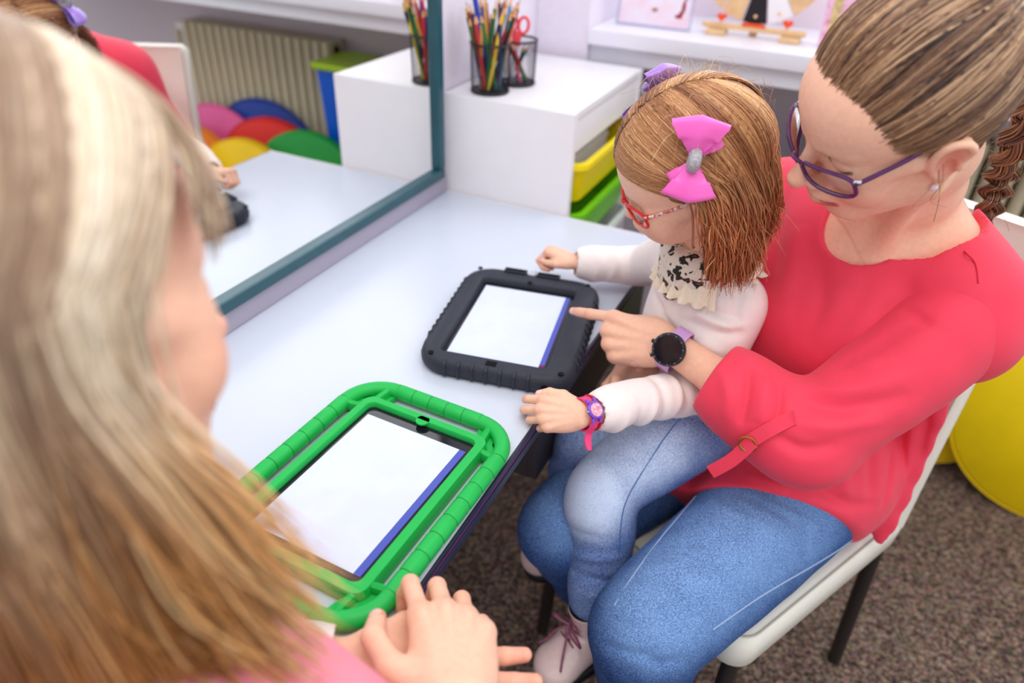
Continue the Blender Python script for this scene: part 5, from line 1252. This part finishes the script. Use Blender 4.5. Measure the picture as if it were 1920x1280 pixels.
# jeans
M_denim2 = denim('light_denim', srgb(40, 86, 158), srgb(206, 222, 248))
KGl = v3(.604, -.578, -.150); AGl = v3(.632, -.650, -.298); KGr = v3(.545, -.490, -.150); AGr = v3(.535, -.462, -.325)
Jg = SDF((.44, -.70, -.42), (.80, -.27, .0), .0032)
Jg.ell(GP + v3(0, 0, -.02), (.092, .08, .062), RGt, k=.03)
HGl = v3(.705, -.428, -.085); HGr = v3(.645, -.355, -.085)
Jg.chain([HGl, HGl * .5 + KGl * .5 + v3(0, 0, .006), KGl, KGl * .6 + AGl * .4 + v3(.006, .008, 0), AGl], [.060, .055, .046, .043, .034], .02, n=3)
Jg.chain([HGr, KGr, AGr], [.058, .045, .034], .02, n=3)
Jg.cut(AGl + v3(0, 0, -.010), (0, 0, -1), .003)
V, F = Jg.mesh(); V = smooth_verts(V, F, 2)
V = folds(V, F, [([KGl + v3(.05, .01, -.05 + q), KGl + v3(.01, -.045, -.045 + q), KGl + v3(-.045, .0, -.05 + q)], .006, -.004) for q in (.012, -.012, -.04)] + armrings(KGl, AGl, .042, (.3, .5, .7, .85), .004, v3(.3, .3, .3)) + [([HGl + v3(.04, -.01, .05), HGl + v3(.01, -.05, .045), HGl + v3(-.04, -.05, .045)], .008, -.004)])
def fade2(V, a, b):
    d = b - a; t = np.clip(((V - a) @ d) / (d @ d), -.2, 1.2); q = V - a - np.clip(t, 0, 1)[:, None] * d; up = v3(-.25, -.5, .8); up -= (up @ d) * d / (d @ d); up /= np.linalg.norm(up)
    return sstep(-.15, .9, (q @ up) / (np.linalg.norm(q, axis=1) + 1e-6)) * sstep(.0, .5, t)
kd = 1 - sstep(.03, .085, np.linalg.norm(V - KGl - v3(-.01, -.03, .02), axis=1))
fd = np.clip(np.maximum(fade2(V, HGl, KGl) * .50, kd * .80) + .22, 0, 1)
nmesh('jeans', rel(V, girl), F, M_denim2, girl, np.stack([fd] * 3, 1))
for l in SEAMS['jeans_seam_g']: relmb(MB().tube(catmull(l, 5), .0009, 5), girl).build('jeans_seam', mat('denim_seam_blue', srgb(70, 108, 170), .8, .2), girl)
# hair: side sections clipped back, falling to the shoulders
EG = v3(0, -.012, .030); EGr = v3(.0750, .0950, .0850); gdn = RG.T @ v3(0, 0, -1)
def girl_hair(side, N, seed):
    r = np.random.default_rng(seed); s = r.random(N) ** 1.3
    lay = r.random(N)
    ry = np.interp(s, [0, .3, .7, 1], [.97, .60, -.05, -.55]) + r.normal(0, .02, N); rz_ = np.interp(s, [0, .3, .7, 1], [.24, .78, 1.0, .85])
    root = np.stack([side * np.abs(r.normal(.03, .03, N)), ry, rz_], 1)
    ex = np.stack([np.interp(s, [0, .3, .6, .85, 1], v) for v in ([.98, .96, .86, .5, .12], [.14, -.15, -.55, -.88, -1.0], [-.12, -.20, -.35, -.42, -.45])], 1); ex[:, 0] *= side; ex += r.normal(0, .06, (N, 3))
    md = np.stack([np.interp(s, [0, .3, .6, 1], v) for v in ([.78, .85, .75, .25], [.68, .34, -.20, -.85], [.10, .50, .55, .35])], 1); md[:, 0] *= side; md += r.normal(0, .05, (N, 3))
    M1 = 12; t = np.linspace(0, 1, M1)[None, :, None]
    a = slerp(root[:, None], md[:, None], t); b = slerp(md[:, None], ex[:, None], t); D = slerp(a, b, t)
    lift = .99 + .075 * t * (.4 + .6 * lay[:, None, None]) + .02 * lay[:, None, None]
    P1 = EG + (ell_proj(EG, EGr, D) - EG) * lift
    e = P1[:, -1]; tan = P1[:, -1] - P1[:, -2]; tan /= np.linalg.norm(tan, axis=1)[:, None]
    L_ = r.uniform(.075, .125, N) * np.interp(s, [0, .5, 1], [1.0, 1.0, .8]); out = D[:, -1] / np.linalg.norm(D[:, -1], axis=1)[:, None]; out -= (out @ gdn)[:, None] * gdn
    M2_ = 12; u = np.linspace(0, 1, M2_ + 1)[1:][None, :, None]
    wv = (.0065 * np.sin(u * 7 + r.uniform(0, 6.28, (N, 1, 1)))) * r.normal(0, 1, (N, 1, 3))
    bl_ = np.exp(-u * 4)
    ph = vnoise(e, 60, 4)[:, None, None]
    P2 = e[:, None] + L_[:, None, None] * (tan[:, None] * (1 - np.exp(-u * 2.5)) * .35 + gdn * (u - .12 * (1 - bl_))) + out[:, None] * (.012 * np.sin(u * math.pi) + (.045 * (ph - .30)) * u ** 2 * 1.4) + wv * u
    return np.concatenate([P1, P2], 1), D, s
Pl_, Dl_, sl_ = girl_hair(-1, 2300, 21); Pr_, Dr_, sr_ = girl_hair(1, 1200, 22)
PG = np.concatenate([Pl_, Pr_]); Mg = PG.shape[1]
key = np.clip((vnoise(PG[:, 6], 110, 5) - .5) * 1.6 + .5, 0, 1)
c0 = hair_cols(len(PG), srgb(118, 72, 44), srgb(176, 122, 78), srgb(222, 176, 126), 6, key=key)
tipc = hair_cols(len(PG), srgb(128, 62, 34), srgb(172, 92, 52), srgb(204, 128, 76), 7, key=key)
ww_ = sstep(.4, .85, np.linspace(0, 1, Mg))[None, :, None]
cg = c0[:, None] * (1 - ww_) + tipc[:, None] * ww_
sdv = (PG - EG); sdv = sdv / np.linalg.norm(sdv, axis=2, keepdims=True) @ RG.T
strands('hair', rel(PG @ RG.T + HG, girl), (np.array([.0005] + [.0011] * (Mg - 4) + [.0009, .0006, .0003]))[None] * r_.uniform(.7, 1.25, (len(PG), 1)), cg, M_hair, girl, side=sdv)
# scalp and inner hair volume
CG = SDF((-.11, -.14, -.15), (.11, .11, .13), .0032)
CG.ell(EG, EGr * .99, k=0)
Pg = np.stack(np.meshgrid(*CG.ax, indexing='ij'), -1).reshape(-1, 3)
lim = np.interp(Pg[:, 2], [-.07, -.03, -.012, .008, .028, .042, .06], [-.045, -.03, -.005, .034, .060, .070, .080])
CG.g = np.maximum(CG.g, np.maximum(Pg[:, 1] - lim, -.05 - Pg[:, 2]).astype(np.float32).reshape(CG.g.shape))
CG.chain([v3(-.055, -.035, -.01), v3(-.058, -.040, -.05), v3(-.056, -.040, -.05) + gdn * .035], [.022, .024, .012], .02)
CG.chain([v3(.055, -.035, -.01), v3(.058, -.040, -.05), v3(.056, -.040, -.05) + gdn * .035], [.022, .024, .012], .02)
CG.chain([v3(0, -.075, -.01), v3(0, -.070, -.06)], [.03, .03], .03)
V, F = CG.mesh(); V = smooth_verts(V, F, 2)
nmesh('scalp_hair', rel(V @ RG.T + HG, girl), F, M_hair, girl, np.tile(srgb(140, 88, 54), (len(V), 1)))
fw_ = []
for k in range(150):
    dd = r_.normal(size=3); dd[2] = abs(dd[2]) + .2; dd /= np.linalg.norm(dd)
    if dd[1] > .35: continue
    a = ell_proj(EG, EGr * 1.02, dd); q = np.cross(dd, r_.normal(size=3)) * .011
    fw_.append(np.array(catmull([a, a + q * .5 + dd * .006, a + q + dd * .013, a + q * 1.7 + dd * .012 + gdn * .006], 5)))
for k in range(160):
    i = r_.integers(0, 2300); j = r_.integers(13, Mg - 3); a = PG[i, j]; d = PG[i, j + 2] - PG[i, j]; q = r_.normal(0, .008, 3)
    fw_.append(np.array(catmull([a, a + d + q * .6, a + d * 2 + q * 1.3, a + d * 3 + q * 1.6], 5)))
fw_ = np.array(fw_)
strands('loose_hair', rel(fw_ @ RG.T + HG, girl), .0003, hair_cols(len(fw_), srgb(180, 120, 80), srgb(214, 160, 110), srgb(240, 206, 160), 4), M_hair, girl)['kind'] = 'stuff'
# glasses
M_rg = mat('red_acetate', srgb(226, 44, 40), 0.25, 0.5)
M_wt = mat('patterned_temple', srgb(240, 232, 226), 0.3, 0.5, nscale=260, noise=0.6, col2=srgb(206, 90, 80))
glasses('eyeglasses', RG, HG, CHILD, .0215, .0150, .0855, -.018, (.070, -.002, .002), (M_rg, clear('lens_red', (.99, .96, .96)), M_wt, M_rg), 'red framed eyeglasses with patterned white temples on the girl', thick=.0019, bridge=.0065)

# hair bows
def bow(name, c, nrm, axis, s, col, label):
    m = mat('satin_' + label.split()[0], srgb(*col), 0.35, 0.45, sheen=0.3, bump=0.1, bscale=900)
    e = empty(name, tuple(c), label, 'hair bow'); n = np.array(nrm, float); n /= np.linalg.norm(n); a = np.array(axis, float); a -= (a @ n) * n; a /= np.linalg.norm(a); b = np.cross(n, a)
    W = lambda u, v, w: s * (a * u + b * v + n * w)
    def loop(sg, ang, ln, wd, lift, nm):
        ca, sa = math.cos(ang), math.sin(ang); rows = []
        # ribbon that leaves the knot, folds over at the end and returns above itself
        path = [(.10, .04), (.35, .08), (.75, .10), (.98, .20), (1.0, .36), (.90, .50), (.55, .52), (.25, .38), (.10, .22)]
        width = [.16, .34, .80, 1.0, 1.0, .96, .66, .34, .16]
        P = np.array(catmull([(u, 0, w) for u, w in path], 4)); Wd = np.interp(np.linspace(0, 1, len(P)), np.linspace(0, 1, len(width)), width)
        for (u, _, w), k in zip(P, Wd):
            row = []
            for q in np.linspace(-1, 1, 9):
                uu = u * ln * (1 - .16 * abs(q) * (u > .5)); vv = q * wd * k * .5; zz = (w + .16 * (1 - q * q) * k * (1 if w > .3 else -.3) + .05 * math.sin(q * 4 + u * 3)) * lift
                row.append(W(sg * (uu * ca - vv * sa), uu * sa + vv * ca, zz))
            rows.append(row)
        nr, nc = len(rows), 9; V = np.array(rows).reshape(-1, 3); F = np.array([(i * nc + k, i * nc + k + 1, (i + 1) * nc + k + 1, (i + 1) * nc + k) for i in range(nr - 1) for k in range(nc - 1)])
        N_ = vnormals(V, F); V2 = np.concatenate([V, V + N_ * .0007]); F2 = np.concatenate([F, F[:, ::-1] + len(V)])
        return nmesh(nm, V2, F2, m, e)
    loop(1, .08, 1.08, 1.45, .60, 'ribbon_loop'); loop(-1, -.10, 1.08, 1.40, .60, 'ribbon_loop')
    loop(1, -.45, .82, .7, .30, 'ribbon_tail'); loop(-1, .40, .82, .7, .30, 'ribbon_tail')
    kn = MB(); kn.tube([W(.16 * math.cos(t) * 1.0, 0, .26 + .20 * math.sin(t)) for t in np.linspace(0, 2 * math.pi, 16, endpoint=False)], s * .17, 8, closed=True, up=tuple(b)); kn.build('glitter_knot', mat('silver_glitter', srgb(206, 204, 212), 0.35, 0.6, noise=0.5, nscale=900, bump=0.8, bscale=1200), e)
    return e
bd = v3(-.90, .06, .42); bd /= np.linalg.norm(bd)
bow('hair_bow', RG @ (EG + (ell_proj(EG, EGr, bd) - EG) * 1.07) + HG, RG @ bd, v3(.10, .0, 1.0), .044, (246, 104, 196), 'pink satin hair bow with silver knot on the side of the girl')
bd2 = v3(.84, .28, .52); bd2 /= np.linalg.norm(bd2)
bow('hair_bow', RG @ (EG + (ell_proj(EG, EGr, bd2) - EG) * 1.07) + HG, RG @ bd2, RG @ v3(.35, .35, -.4), .040, (168, 128, 226), 'purple satin hair bow on the far side of the girl')
# watch and bracelet on the left wrist
gd = (GEl - GWl) / np.linalg.norm(GEl - GWl); gz = Bg[:, 2]; gz = gz - (gz @ gd) * gd; gz /= np.linalg.norm(gz); gx = np.cross(gd, gz); gc = GWl + gd * .003
kw = empty('wrist_watch', tuple(gc), 'small purple watch with pink strap on the wrist of the girl', 'watch')
Mk = Matrix([[*map(float, (gx[i], gd[i], gz[i])), 0] for i in range(3)] + [[0, 0, 0, 1]])
def band(rx, rz, hw, th, M, n=36): 
    lo = []
    for a in np.linspace(0, 2 * math.pi, n, endpoint=False):
        c_, s_2 = math.cos(a), math.sin(a); lo.append([M @ Vector((c_ * (rx + dr), dy, s_2 * (rz + dr))) for dy, dr in ((-hw, 0), (hw, 0), (hw, th), (-hw, th))])
    return MB().stack(lo, wrap=True)
M_ps = mat('pink_silicone', srgb(240, 70, 130), 0.45, 0.4); M_pw = mat('purple_plastic', srgb(126, 76, 206), 0.3, 0.5)
band(.0205, .0172, .0062, .0022, Mk).build('strap', M_ps, kw)
MB().lathe([(.0003, 0), (.0105, 0), (.0118, .002), (.0118, .005), (.0100, .0066), (.0090, .0060), (.0003, .0060)], 32, M=Mk @ Matrix.Translation((0, 0, .0185))).build('case', M_pw, kw)
MB().lathe([(.0003, .0061), (.0090, .0061), (.0090, .0064), (.0003, .0064)], 32, M=Mk @ Matrix.Translation((0, 0, .0185))).build('dial', mat('pink_dial', srgb(250, 206, 222), 0.3, 0.5, noise=0.2, nscale=300, col2=srgb(236, 140, 170)), kw)
for a, l in ((.6, .006), (2.3, .0045)): MB().box((l / 2, 0, 0), (l, .0007, .0003), Mk @ Matrix.Translation((0, 0, .0251)) @ rotz(a)).build('hand', mat('dial_hand', srgb(220, 150, 90), 0.4), kw)
for k in range(12): MB().box((0, 0, 0), (.0005, .0011, .0002), Mk @ Matrix.Translation((.0079 * math.cos(k * math.pi / 6), .0079 * math.sin(k * math.pi / 6), .0250)) @ rotz(k * math.pi / 6 - math.pi / 2)).build('hour_mark', mat('hour_grey', srgb(120, 90, 120), 0.4), kw)
for sx in (-1, 1):
    for sy in (-1, 1): MB().tube([Mk @ Vector((sx * .0095, sy * .006, .021)), Mk @ Vector((sx * .0155, sy * .006, .0178))], .0022, 8).build('lug', M_pw, kw)
MB().lathe([(.0003, 0), (.0018, 0), (.0018, .003), (.0003, .003)], 10, M=Mk @ Matrix.Translation((0, -.0118, .022)) @ rotx(math.pi / 2)).build('crown', mat('silver'), kw)
tl = [Mk @ Vector((.0225, -.001, .004)), Mk @ Vector((.026, -.002, -.002)), Mk @ Vector((.036, -.004, -.006)), Mk @ Vector((.046, -.005, -.006))]
ribbon([np.array(p) for p in tl], [.010, .0105, .0105, .006], .0016, np.array(Mk @ Vector((.2, 0, 1))), 5).build('strap_end', M_ps, kw)
bl_e = empty('bracelet', tuple(GWl + gd * .0135), 'red woven bracelet beside the purple watch', 'bracelet')
for k in range(2):
    MB().tube([Mk @ Vector(((.0225 + .0009 * math.cos(22 * a + k * math.pi)) * math.cos(a), .0009 * math.sin(22 * a + k * math.pi), (.0195 + .0009 * math.cos(22 * a + k * math.pi)) * math.sin(a))) for a in np.linspace(0, 2 * math.pi, 160, endpoint=False)], .0011, 5, closed=True).build('cord', mat('red_cord', srgb(206, 40, 60), 0.7), bl_e)

# boots
def boot(ank, toe, up, label, s=1.0):
    a = np.array(ank, float); d = np.array(toe, float); d /= np.linalg.norm(d); u = np.array(up, float); u -= (u @ d) * d; u /= np.linalg.norm(u); x = np.cross(d, u); R = np.stack([x, d, u], 1)
    e = empty('boot', tuple(a), label, 'boot', 'boots of the girl')
    lift = lambda V: (np.asarray(V) * s) @ R.T
    Sb = SDF((-.05, -.06, -.10), (.05, .13, .06), .0018)
    Sb.chain([(0, -.022, -.058), (0, .03, -.058), (0, .078, -.060)], [.027, .028, .031], .02); Sb.ell((0, .072, -.060), (.034, .034, .024), k=.02); Sb.ell((0, .035, -.046), (.026, .03, .026), k=.02)
    Sb.chain([(0, -.012, -.05), (0, -.008, -.01), (0, -.008, .022)], [.028, .028, .030], .02); Sb.cut((0, 0, -.080), (0, 0, -1), .004); Sb.cut((0, 0, .020), (0, -.2, 1), .002)
    Sb.cone((0, -.008, .0), (0, -.008, .05), .0255, .026, .002, 's')
    V, F = Sb.mesh(); V = smooth_verts(V, F, 2); nmesh('upper', lift(V), F, mat('pink_patent', srgb(236, 208, 204), 0.16, 0.55, coat=.5, noise=0.04, nscale=90), e)
    Sl = SDF((-.05, -.06, -.11), (.05, .13, -.06), .0018)
    Sl.chain([(0, -.024, -.084), (0, .03, -.084), (0, .076, -.084)], [.031, .031, .036], .02); Sl.cut((0, 0, -.076), (0, 0, 1), .002); Sl.cut((0, 0, -.096), (0, 0, -1), .002)
    V, F = Sl.mesh(); V = smooth_verts(V, F, 1); nmesh('sole', lift(V), F, mat('black_sole', srgb(24, 24, 26), 0.5, 0.4), e)
    ml = mat('plum_lace', srgb(150, 84, 110), 0.4, 0.5, noise=0.2, nscale=300)
    def lace(pts, r=.0016, nm='lace'): MB().tube([R @ (np.array(p) * s) for p in catmull(pts, 6)], r, 6).build(nm, ml, e)
    for k, (yy, zz) in enumerate(((.052, -.030), (.040, -.022), (.028, -.012), (.022, .0))):
        lace([(-.017, yy - .006, zz - .003), (0, yy + .004, zz + .004), (.017, yy + .004, zz - .002)]); lace([(.017, yy - .006, zz - .003), (0, yy + .003, zz + .005), (-.017, yy + .004, zz - .002)])
    for sg in (-1, 1):
        lace([(0, .030, .006), (sg * .02, .040, .014), (sg * .036, .038, .0), (sg * .022, .034, -.004), (0, .032, .004)], .0020, 'lace_bow'); lace([(0, .032, .006), (sg * .012, .048, -.002), (sg * .022, .068, -.022), (sg * .030, .080, -.032)], .0018, 'lace_end')
    Sc = MB(); Sc.tube([R @ (np.array((.0268 * math.cos(t), -.008 + .0268 * math.sin(t), .0195 + .004 * math.sin(t))) * s) for t in np.linspace(0, 2 * math.pi, 30, endpoint=False)], .0022, 6, closed=True); Sc.build('collar_edge', mat('black_sole'), e)
    So = MB(); So.lathe([(.024, -.03), (.0245, .02), (.022, .02), (.0215, -.03)], 28, M=Matrix([[*map(float, R[i] * s), float((R @ v3(0, -.008, .0) * s)[i])] for i in range(3)] + [[0, 0, 0, 1]])); So.build('lining', mat('black_sole'), e)
    return e
boot(AGl + v3(-.004, -.004, -.032), (-.52, -.80, -.34), (-.15, -.1, 1), 'pale pink patent boot with plum laces hanging in front of the chair')
boot(AGr + v3(-.0, -.0, -.032), (-.65, -.65, -.20), (-.1, -.1, 1), 'pale pink boot half hidden behind the far knee of the woman')
# ------------------------------------------------------------------ blond woman in the foreground
blond = empty('person', (0.40, -1.26, FLOOR), 'blond woman in pink seen from behind in the left foreground', 'person')
HB = v3(.444, -1.160, .424); RB = ortho((.03, .96, -.25), (-.22, .30, .90))
toB = lambda p: RB.T @ (np.array(p, float) - HB)
BN = v3(.415, -1.250, .270); BL = v3(.275, -1.205, .190); BR = v3(.560, -1.270, .175)
S = SDF((-.11, -.14, -.24), (.11, .135, .135), .0022)
build_head(S, ADULT)
S.chain([(0, -.022, -.035), (0, -.036, -.09), toB(BN)], [.050, .049, .058], .022, n=2)
Vh, Fh = S.mesh(); Ch = head_color(Vh, ADULT, srgb(150, 108, 80))
b_head = (Vh @ RB.T + HB, Fh, Ch)
# right hand lying on the left one at the table corner
BWr = v3(.628, -1.056, .060); _, Bb = basis(BWr, v3(.562, -.997, .052), v3(.619, -.974, .040), True)
b_hr = make_hand(BWr, Bb, 1.02, [(6, 60, 38), (18, 62, 40), (24, 66, 42), (34, 70, 44)], (-.20, -.05, .06, .16), thumb=[(-.050, .034, -.004), (-.066, .066, -.006), (-.062, .097, -.016)], fore=v3(.672, -1.16, .035), fore_r=(.027, .034), h=.0013)
BWl = v3(.510, -1.044, .012); _, Bb2 = basis(BWl, v3(.582, -.990, .000), v3(.599, -1.046, -.004), False)
b_hl = make_hand(BWl, Bb2, .93, [(6, 8, 6), (8, 10, 8), (8, 10, 8), (8, 12, 8)], (-.08, .0, .06, .16), thumb=[(-.046, .046, -.010), (-.062, .074, -.014), (-.066, .098, -.016)], fore=v3(.35, -1.11, .030), fore_r=(.027, .034), h=.0015, fat=1.2)
V, F, C = join_parts([b_head, b_hr, b_hl])
nmesh('body', rel(V, blond), F, M_skin, blond, C)
M_pink = mat('pink_blouse', srgb(250, 150, 168), 0.65, 0.3, noise=0.04, nscale=20, bump=0.1, bscale=700)
T_ = SDF((.12, -1.45, -.30), (.84, -.98, .36), .005)
T_.ell(v3(.425, -1.275, .08), (.165, .105, .18), None, k=.05); T_.chain([v3(.425, -1.28, .0), v3(.42, -1.29, -.25)], [.13, .14], .05)
T_.chain([BN + v3(0, 0, -.03), BL], [.055, .062], .05); T_.chain([BN + v3(0, 0, -.03), BR], [.055, .064], .05)
T_.chain([BR, v3(.515, -1.195, .165), v3(.600, -1.165, .095), v3(.675, -1.150, .035)], [.066, .070, .060, .050], .04, n=3)
T_.chain([v3(.675, -1.150, .035), v3(.660, -1.115, .045)], [.050, .042], .03)
T_.chain([BL, v3(.27, -1.13, .055), v3(.35, -1.105, .040), v3(.465, -1.070, .020)], [.062, .052, .044, .036], .03, n=3)
T_.ell(BN + v3(0, 0, .03), (.066, .066, .06), k=.004, mode='s')
V, F = T_.mesh(); V = smooth_verts(V, F, 2)
nmesh('blouse', rel(V, blond), F, M_pink, blond)
ca = (BWl - v3(.465, -1.070, .020)); ca /= np.linalg.norm(ca)
cb = SDF((.40, -1.14, -.05), (.56, -.98, .09), .0025)
cb.cone(v3(.462, -1.070, .021), BWl - ca * .012, .037, .033, .002); cb.cut(BWl - ca * .014, ca, .002); cb.cone(BWl - ca * .05, BWl + ca * .05, .030, .031, .002, 's')
V, F = cb.mesh(); nmesh('cuff', rel(V, blond), F, mat('white_cuff', srgb(240, 236, 238), 0.7), blond)
# hair: long, parted on top, falling forward over the right shoulder
EB = v3(0, -.016, .044); EBr = v3(.089, .106, .096)
def blond_hair(side, N, seed):
    r = np.random.default_rng(seed); s = r.random(N); lay = r.random(N)
    root = np.stack([side * np.abs(r.normal(.03, .03, N)), np.interp(s, [0, .3, .7, 1], [.80, .45, -.1, -.6]), np.interp(s, [0, .3, .7, 1], [.62, .9, 1.0, .85])], 1)
    ex = np.stack([np.interp(s, [0, .25, .6, .85, 1], v) for v in ([.96, .97, .86, .5, .1], [.10, -.08, -.5, -.88, -1], [-.30, -.30, -.35, -.40, -.40])], 1); ex[:, 0] *= side; ex += r.normal(0, .06, (N, 3))
    md = np.stack([np.interp(s, [0, .25, .6, 1], v) for v in ([.82, .88, .75, .25], [.42, .24, -.2, -.85], [.40, .50, .55, .35])], 1); md[:, 0] *= side; md += r.normal(0, .05, (N, 3))
    M1 = 12; t = np.linspace(0, 1, M1)[None, :, None]
    D = slerp(slerp(root[:, None], md[:, None], t), slerp(md[:, None], ex[:, None], t), t)
    P1 = EB + (ell_proj(EB, EBr, D) - EB) * (1.0 + .07 * lay[:, None, None] + .05 * t * lay[:, None, None])
    P1 = P1 @ RB.T + HB
    e = P1[:, -1]; tan = P1[:, -1] - P1[:, -3]; tan /= np.linalg.norm(tan, axis=1)[:, None]
    # ends: front strands swing forward over the shoulder, the others fall straight
    fwd_ = np.interp(s, [0, .35, .7, 1], [.85, .7, .3, .0])[:, None] * (1 if side > 0 else .4)
    end = e + v3(0, 0, -1) * (np.interp(s, [0, .25, .6, 1], [.20, .22, .28, .30]) * r.uniform(.75, 1.2, N))[:, None] + fwd_ * v3(.075, .035, .0) * r.uniform(.1, 1.1, (N, 1)) ** 2 + r.normal(0, .010, (N, 3))
    c1 = e + tan * .018 + v3(0, 0, -.05); c2 = end + v3(-.035, -.02, .07) * (fwd_ + .2) + r.normal(0, .006, (N, 3))
    u = np.linspace(0, 1, 17)[1:][None, :, None]
    P2 = (1 - u) ** 3 * e[:, None] + 3 * (1 - u) ** 2 * u * c1[:, None] + 3 * (1 - u) * u ** 2 * c2[:, None] + u ** 3 * end[:, None]
    P2 += (.005 * np.sin(u * 9 + 6 * vnoise(e, 40, 2)[:, None, None])) * v3(.6, .5, .2) * u
    return np.concatenate([P1, P2], 1)
def bangs(N, seed):
    r = np.random.default_rng(seed); lay = r.random(N)
    root = np.stack([np.abs(r.normal(.03, .03, N)), r.uniform(.55, .85, N), r.uniform(.6, .9, N)], 1)
    md = np.stack([r.normal(.62, .06, N), r.normal(.80, .06, N), r.normal(.42, .06, N)], 1); ex = np.stack([r.normal(.80, .06, N), r.normal(.66, .07, N), r.normal(.02, .07, N)], 1)
    t = np.linspace(0, 1, 28)[None, :, None]
    D = slerp(slerp(root[:, None], md[:, None], t), slerp(md[:, None], ex[:, None], t), t)
    return (EB + (ell_proj(EB, EBr, D) - EB) * (1.02 + .10 * lay[:, None, None] + .10 * t * t)) @ RB.T + HB
PBk = np.concatenate([blond_hair(1, 2400, 31), blond_hair(-1, 900, 32), bangs(420, 33)])
key = np.clip((vnoise(PBk[:, 8], 75, 9) - .5) * 1.9 + .55, 0, 1)
up_c = hair_cols(len(PBk), srgb(150, 120, 98), srgb(214, 190, 160), srgb(246, 232, 212), 9, key=key); lo_c = hair_cols(len(PBk), srgb(150, 96, 44), srgb(212, 152, 88), srgb(240, 204, 150), 10, key=key)
wq = sstep(.45, .85, np.linspace(0, 1, PBk.shape[1]))[None, :, None] * (np.arange(len(PBk)) < len(PBk) - 420)[:, None, None]
strands('hair', rel(PBk, blond), (np.array([.0008] + [.0015] * 22 + [.0013, .0011, .0009, .0007, .0004]))[None] * r_.uniform(.7, 1.2, (len(PBk), 1)), up_c[:, None] * (1 - wq) + lo_c[:, None] * wq, M_hair, blond)
CB = SDF((-.12, -.15, -.12), (.12, .12, .16), .004); CB.ell(EB, EBr * .995, k=0)
Pg = np.stack(np.meshgrid(*CB.ax, indexing='ij'), -1).reshape(-1, 3)
lim = np.interp(Pg[:, 2], [-.08, -.03, .0, .02, .045, .07, .10], [-.04, -.02, .0, .018, .040, .060, .078])
CB.g = np.maximum(CB.g, np.maximum(Pg[:, 1] - lim, -.06 - Pg[:, 2]).astype(np.float32).reshape(CB.g.shape))
CB.chain([v3(0, -.07, -.02), toB(BN + v3(-.01, -.04, .03))], [.06, .05], .03)
V, F = CB.mesh(); V = smooth_verts(V, F, 2); nmesh('scalp_hair', rel(V @ RB.T + HB, blond), F, M_hair, blond, np.tile(srgb(190, 160, 126), (len(V), 1)))
# ------------------------------------------------------------------ sub-parts hang on the part they belong to
def nest(thing, part, subs):
    ps = [c for c in thing.children if c.name.split('.')[0] == part]
    if not ps: return
    for sname in subs:
        for k, c in enumerate([c for c in thing.children if c.name.split('.')[0] == sname]):
            c.parent = ps[min(k, len(ps) - 1)] if len(ps) > 1 else ps[0]
for o in [o for o in COL.objects if o.parent is None]:
    n = o.name.split('.')[0]
    if n == 'eyeglasses': nest(o, 'rim', ['lens']); nest(o, 'temple', ['hinge'])
    elif n == 'wrist_watch': nest(o, 'case', ['dial', 'bezel_mark', 'button', 'lug', 'hand', 'hour_mark', 'crown']); nest(o, 'strap', ['strap_end'])
    elif n == 'boot': nest(o, 'upper', ['lace', 'lace_bow', 'lace_end', 'collar_edge', 'lining'])
    elif n == 'tablet': nest(o, 'glass', ['screen', 'screen_strip', 'screen_mark']); nest(o, 'case', ['port_hole', 'peg_hole', 'strap_slot', 'strap_slot_rim', 'latch_gap', 'camera_dot']); nest(o, 'inner_frame', ['camera_notch'])
    elif n == 'chair': nest(o, 'seat', ['seat_seam']); nest(o, 'backrest', ['back_seam'])
    elif n == 'person': nest(o, 'jeans', ['jeans_seam']); nest(o, 'blouse', ['blouse_seam']); nest(o, 'sleeve', ['cuff_tab', 'cuff_ring'])
    elif n == 'foam_disc': nest(o, 'cushion', ['piping'])
    elif n == 'pencil': nest(o, 'sharpened_wood', ['lead'])
    elif n == 'table': nest(o, 'table_top', ['edge_band', 'edge_stripe', 'far_lip'])
    elif n == 'wooden_wheel_toy': nest(o, 'crossbar', ['heart', 'orange_block'])
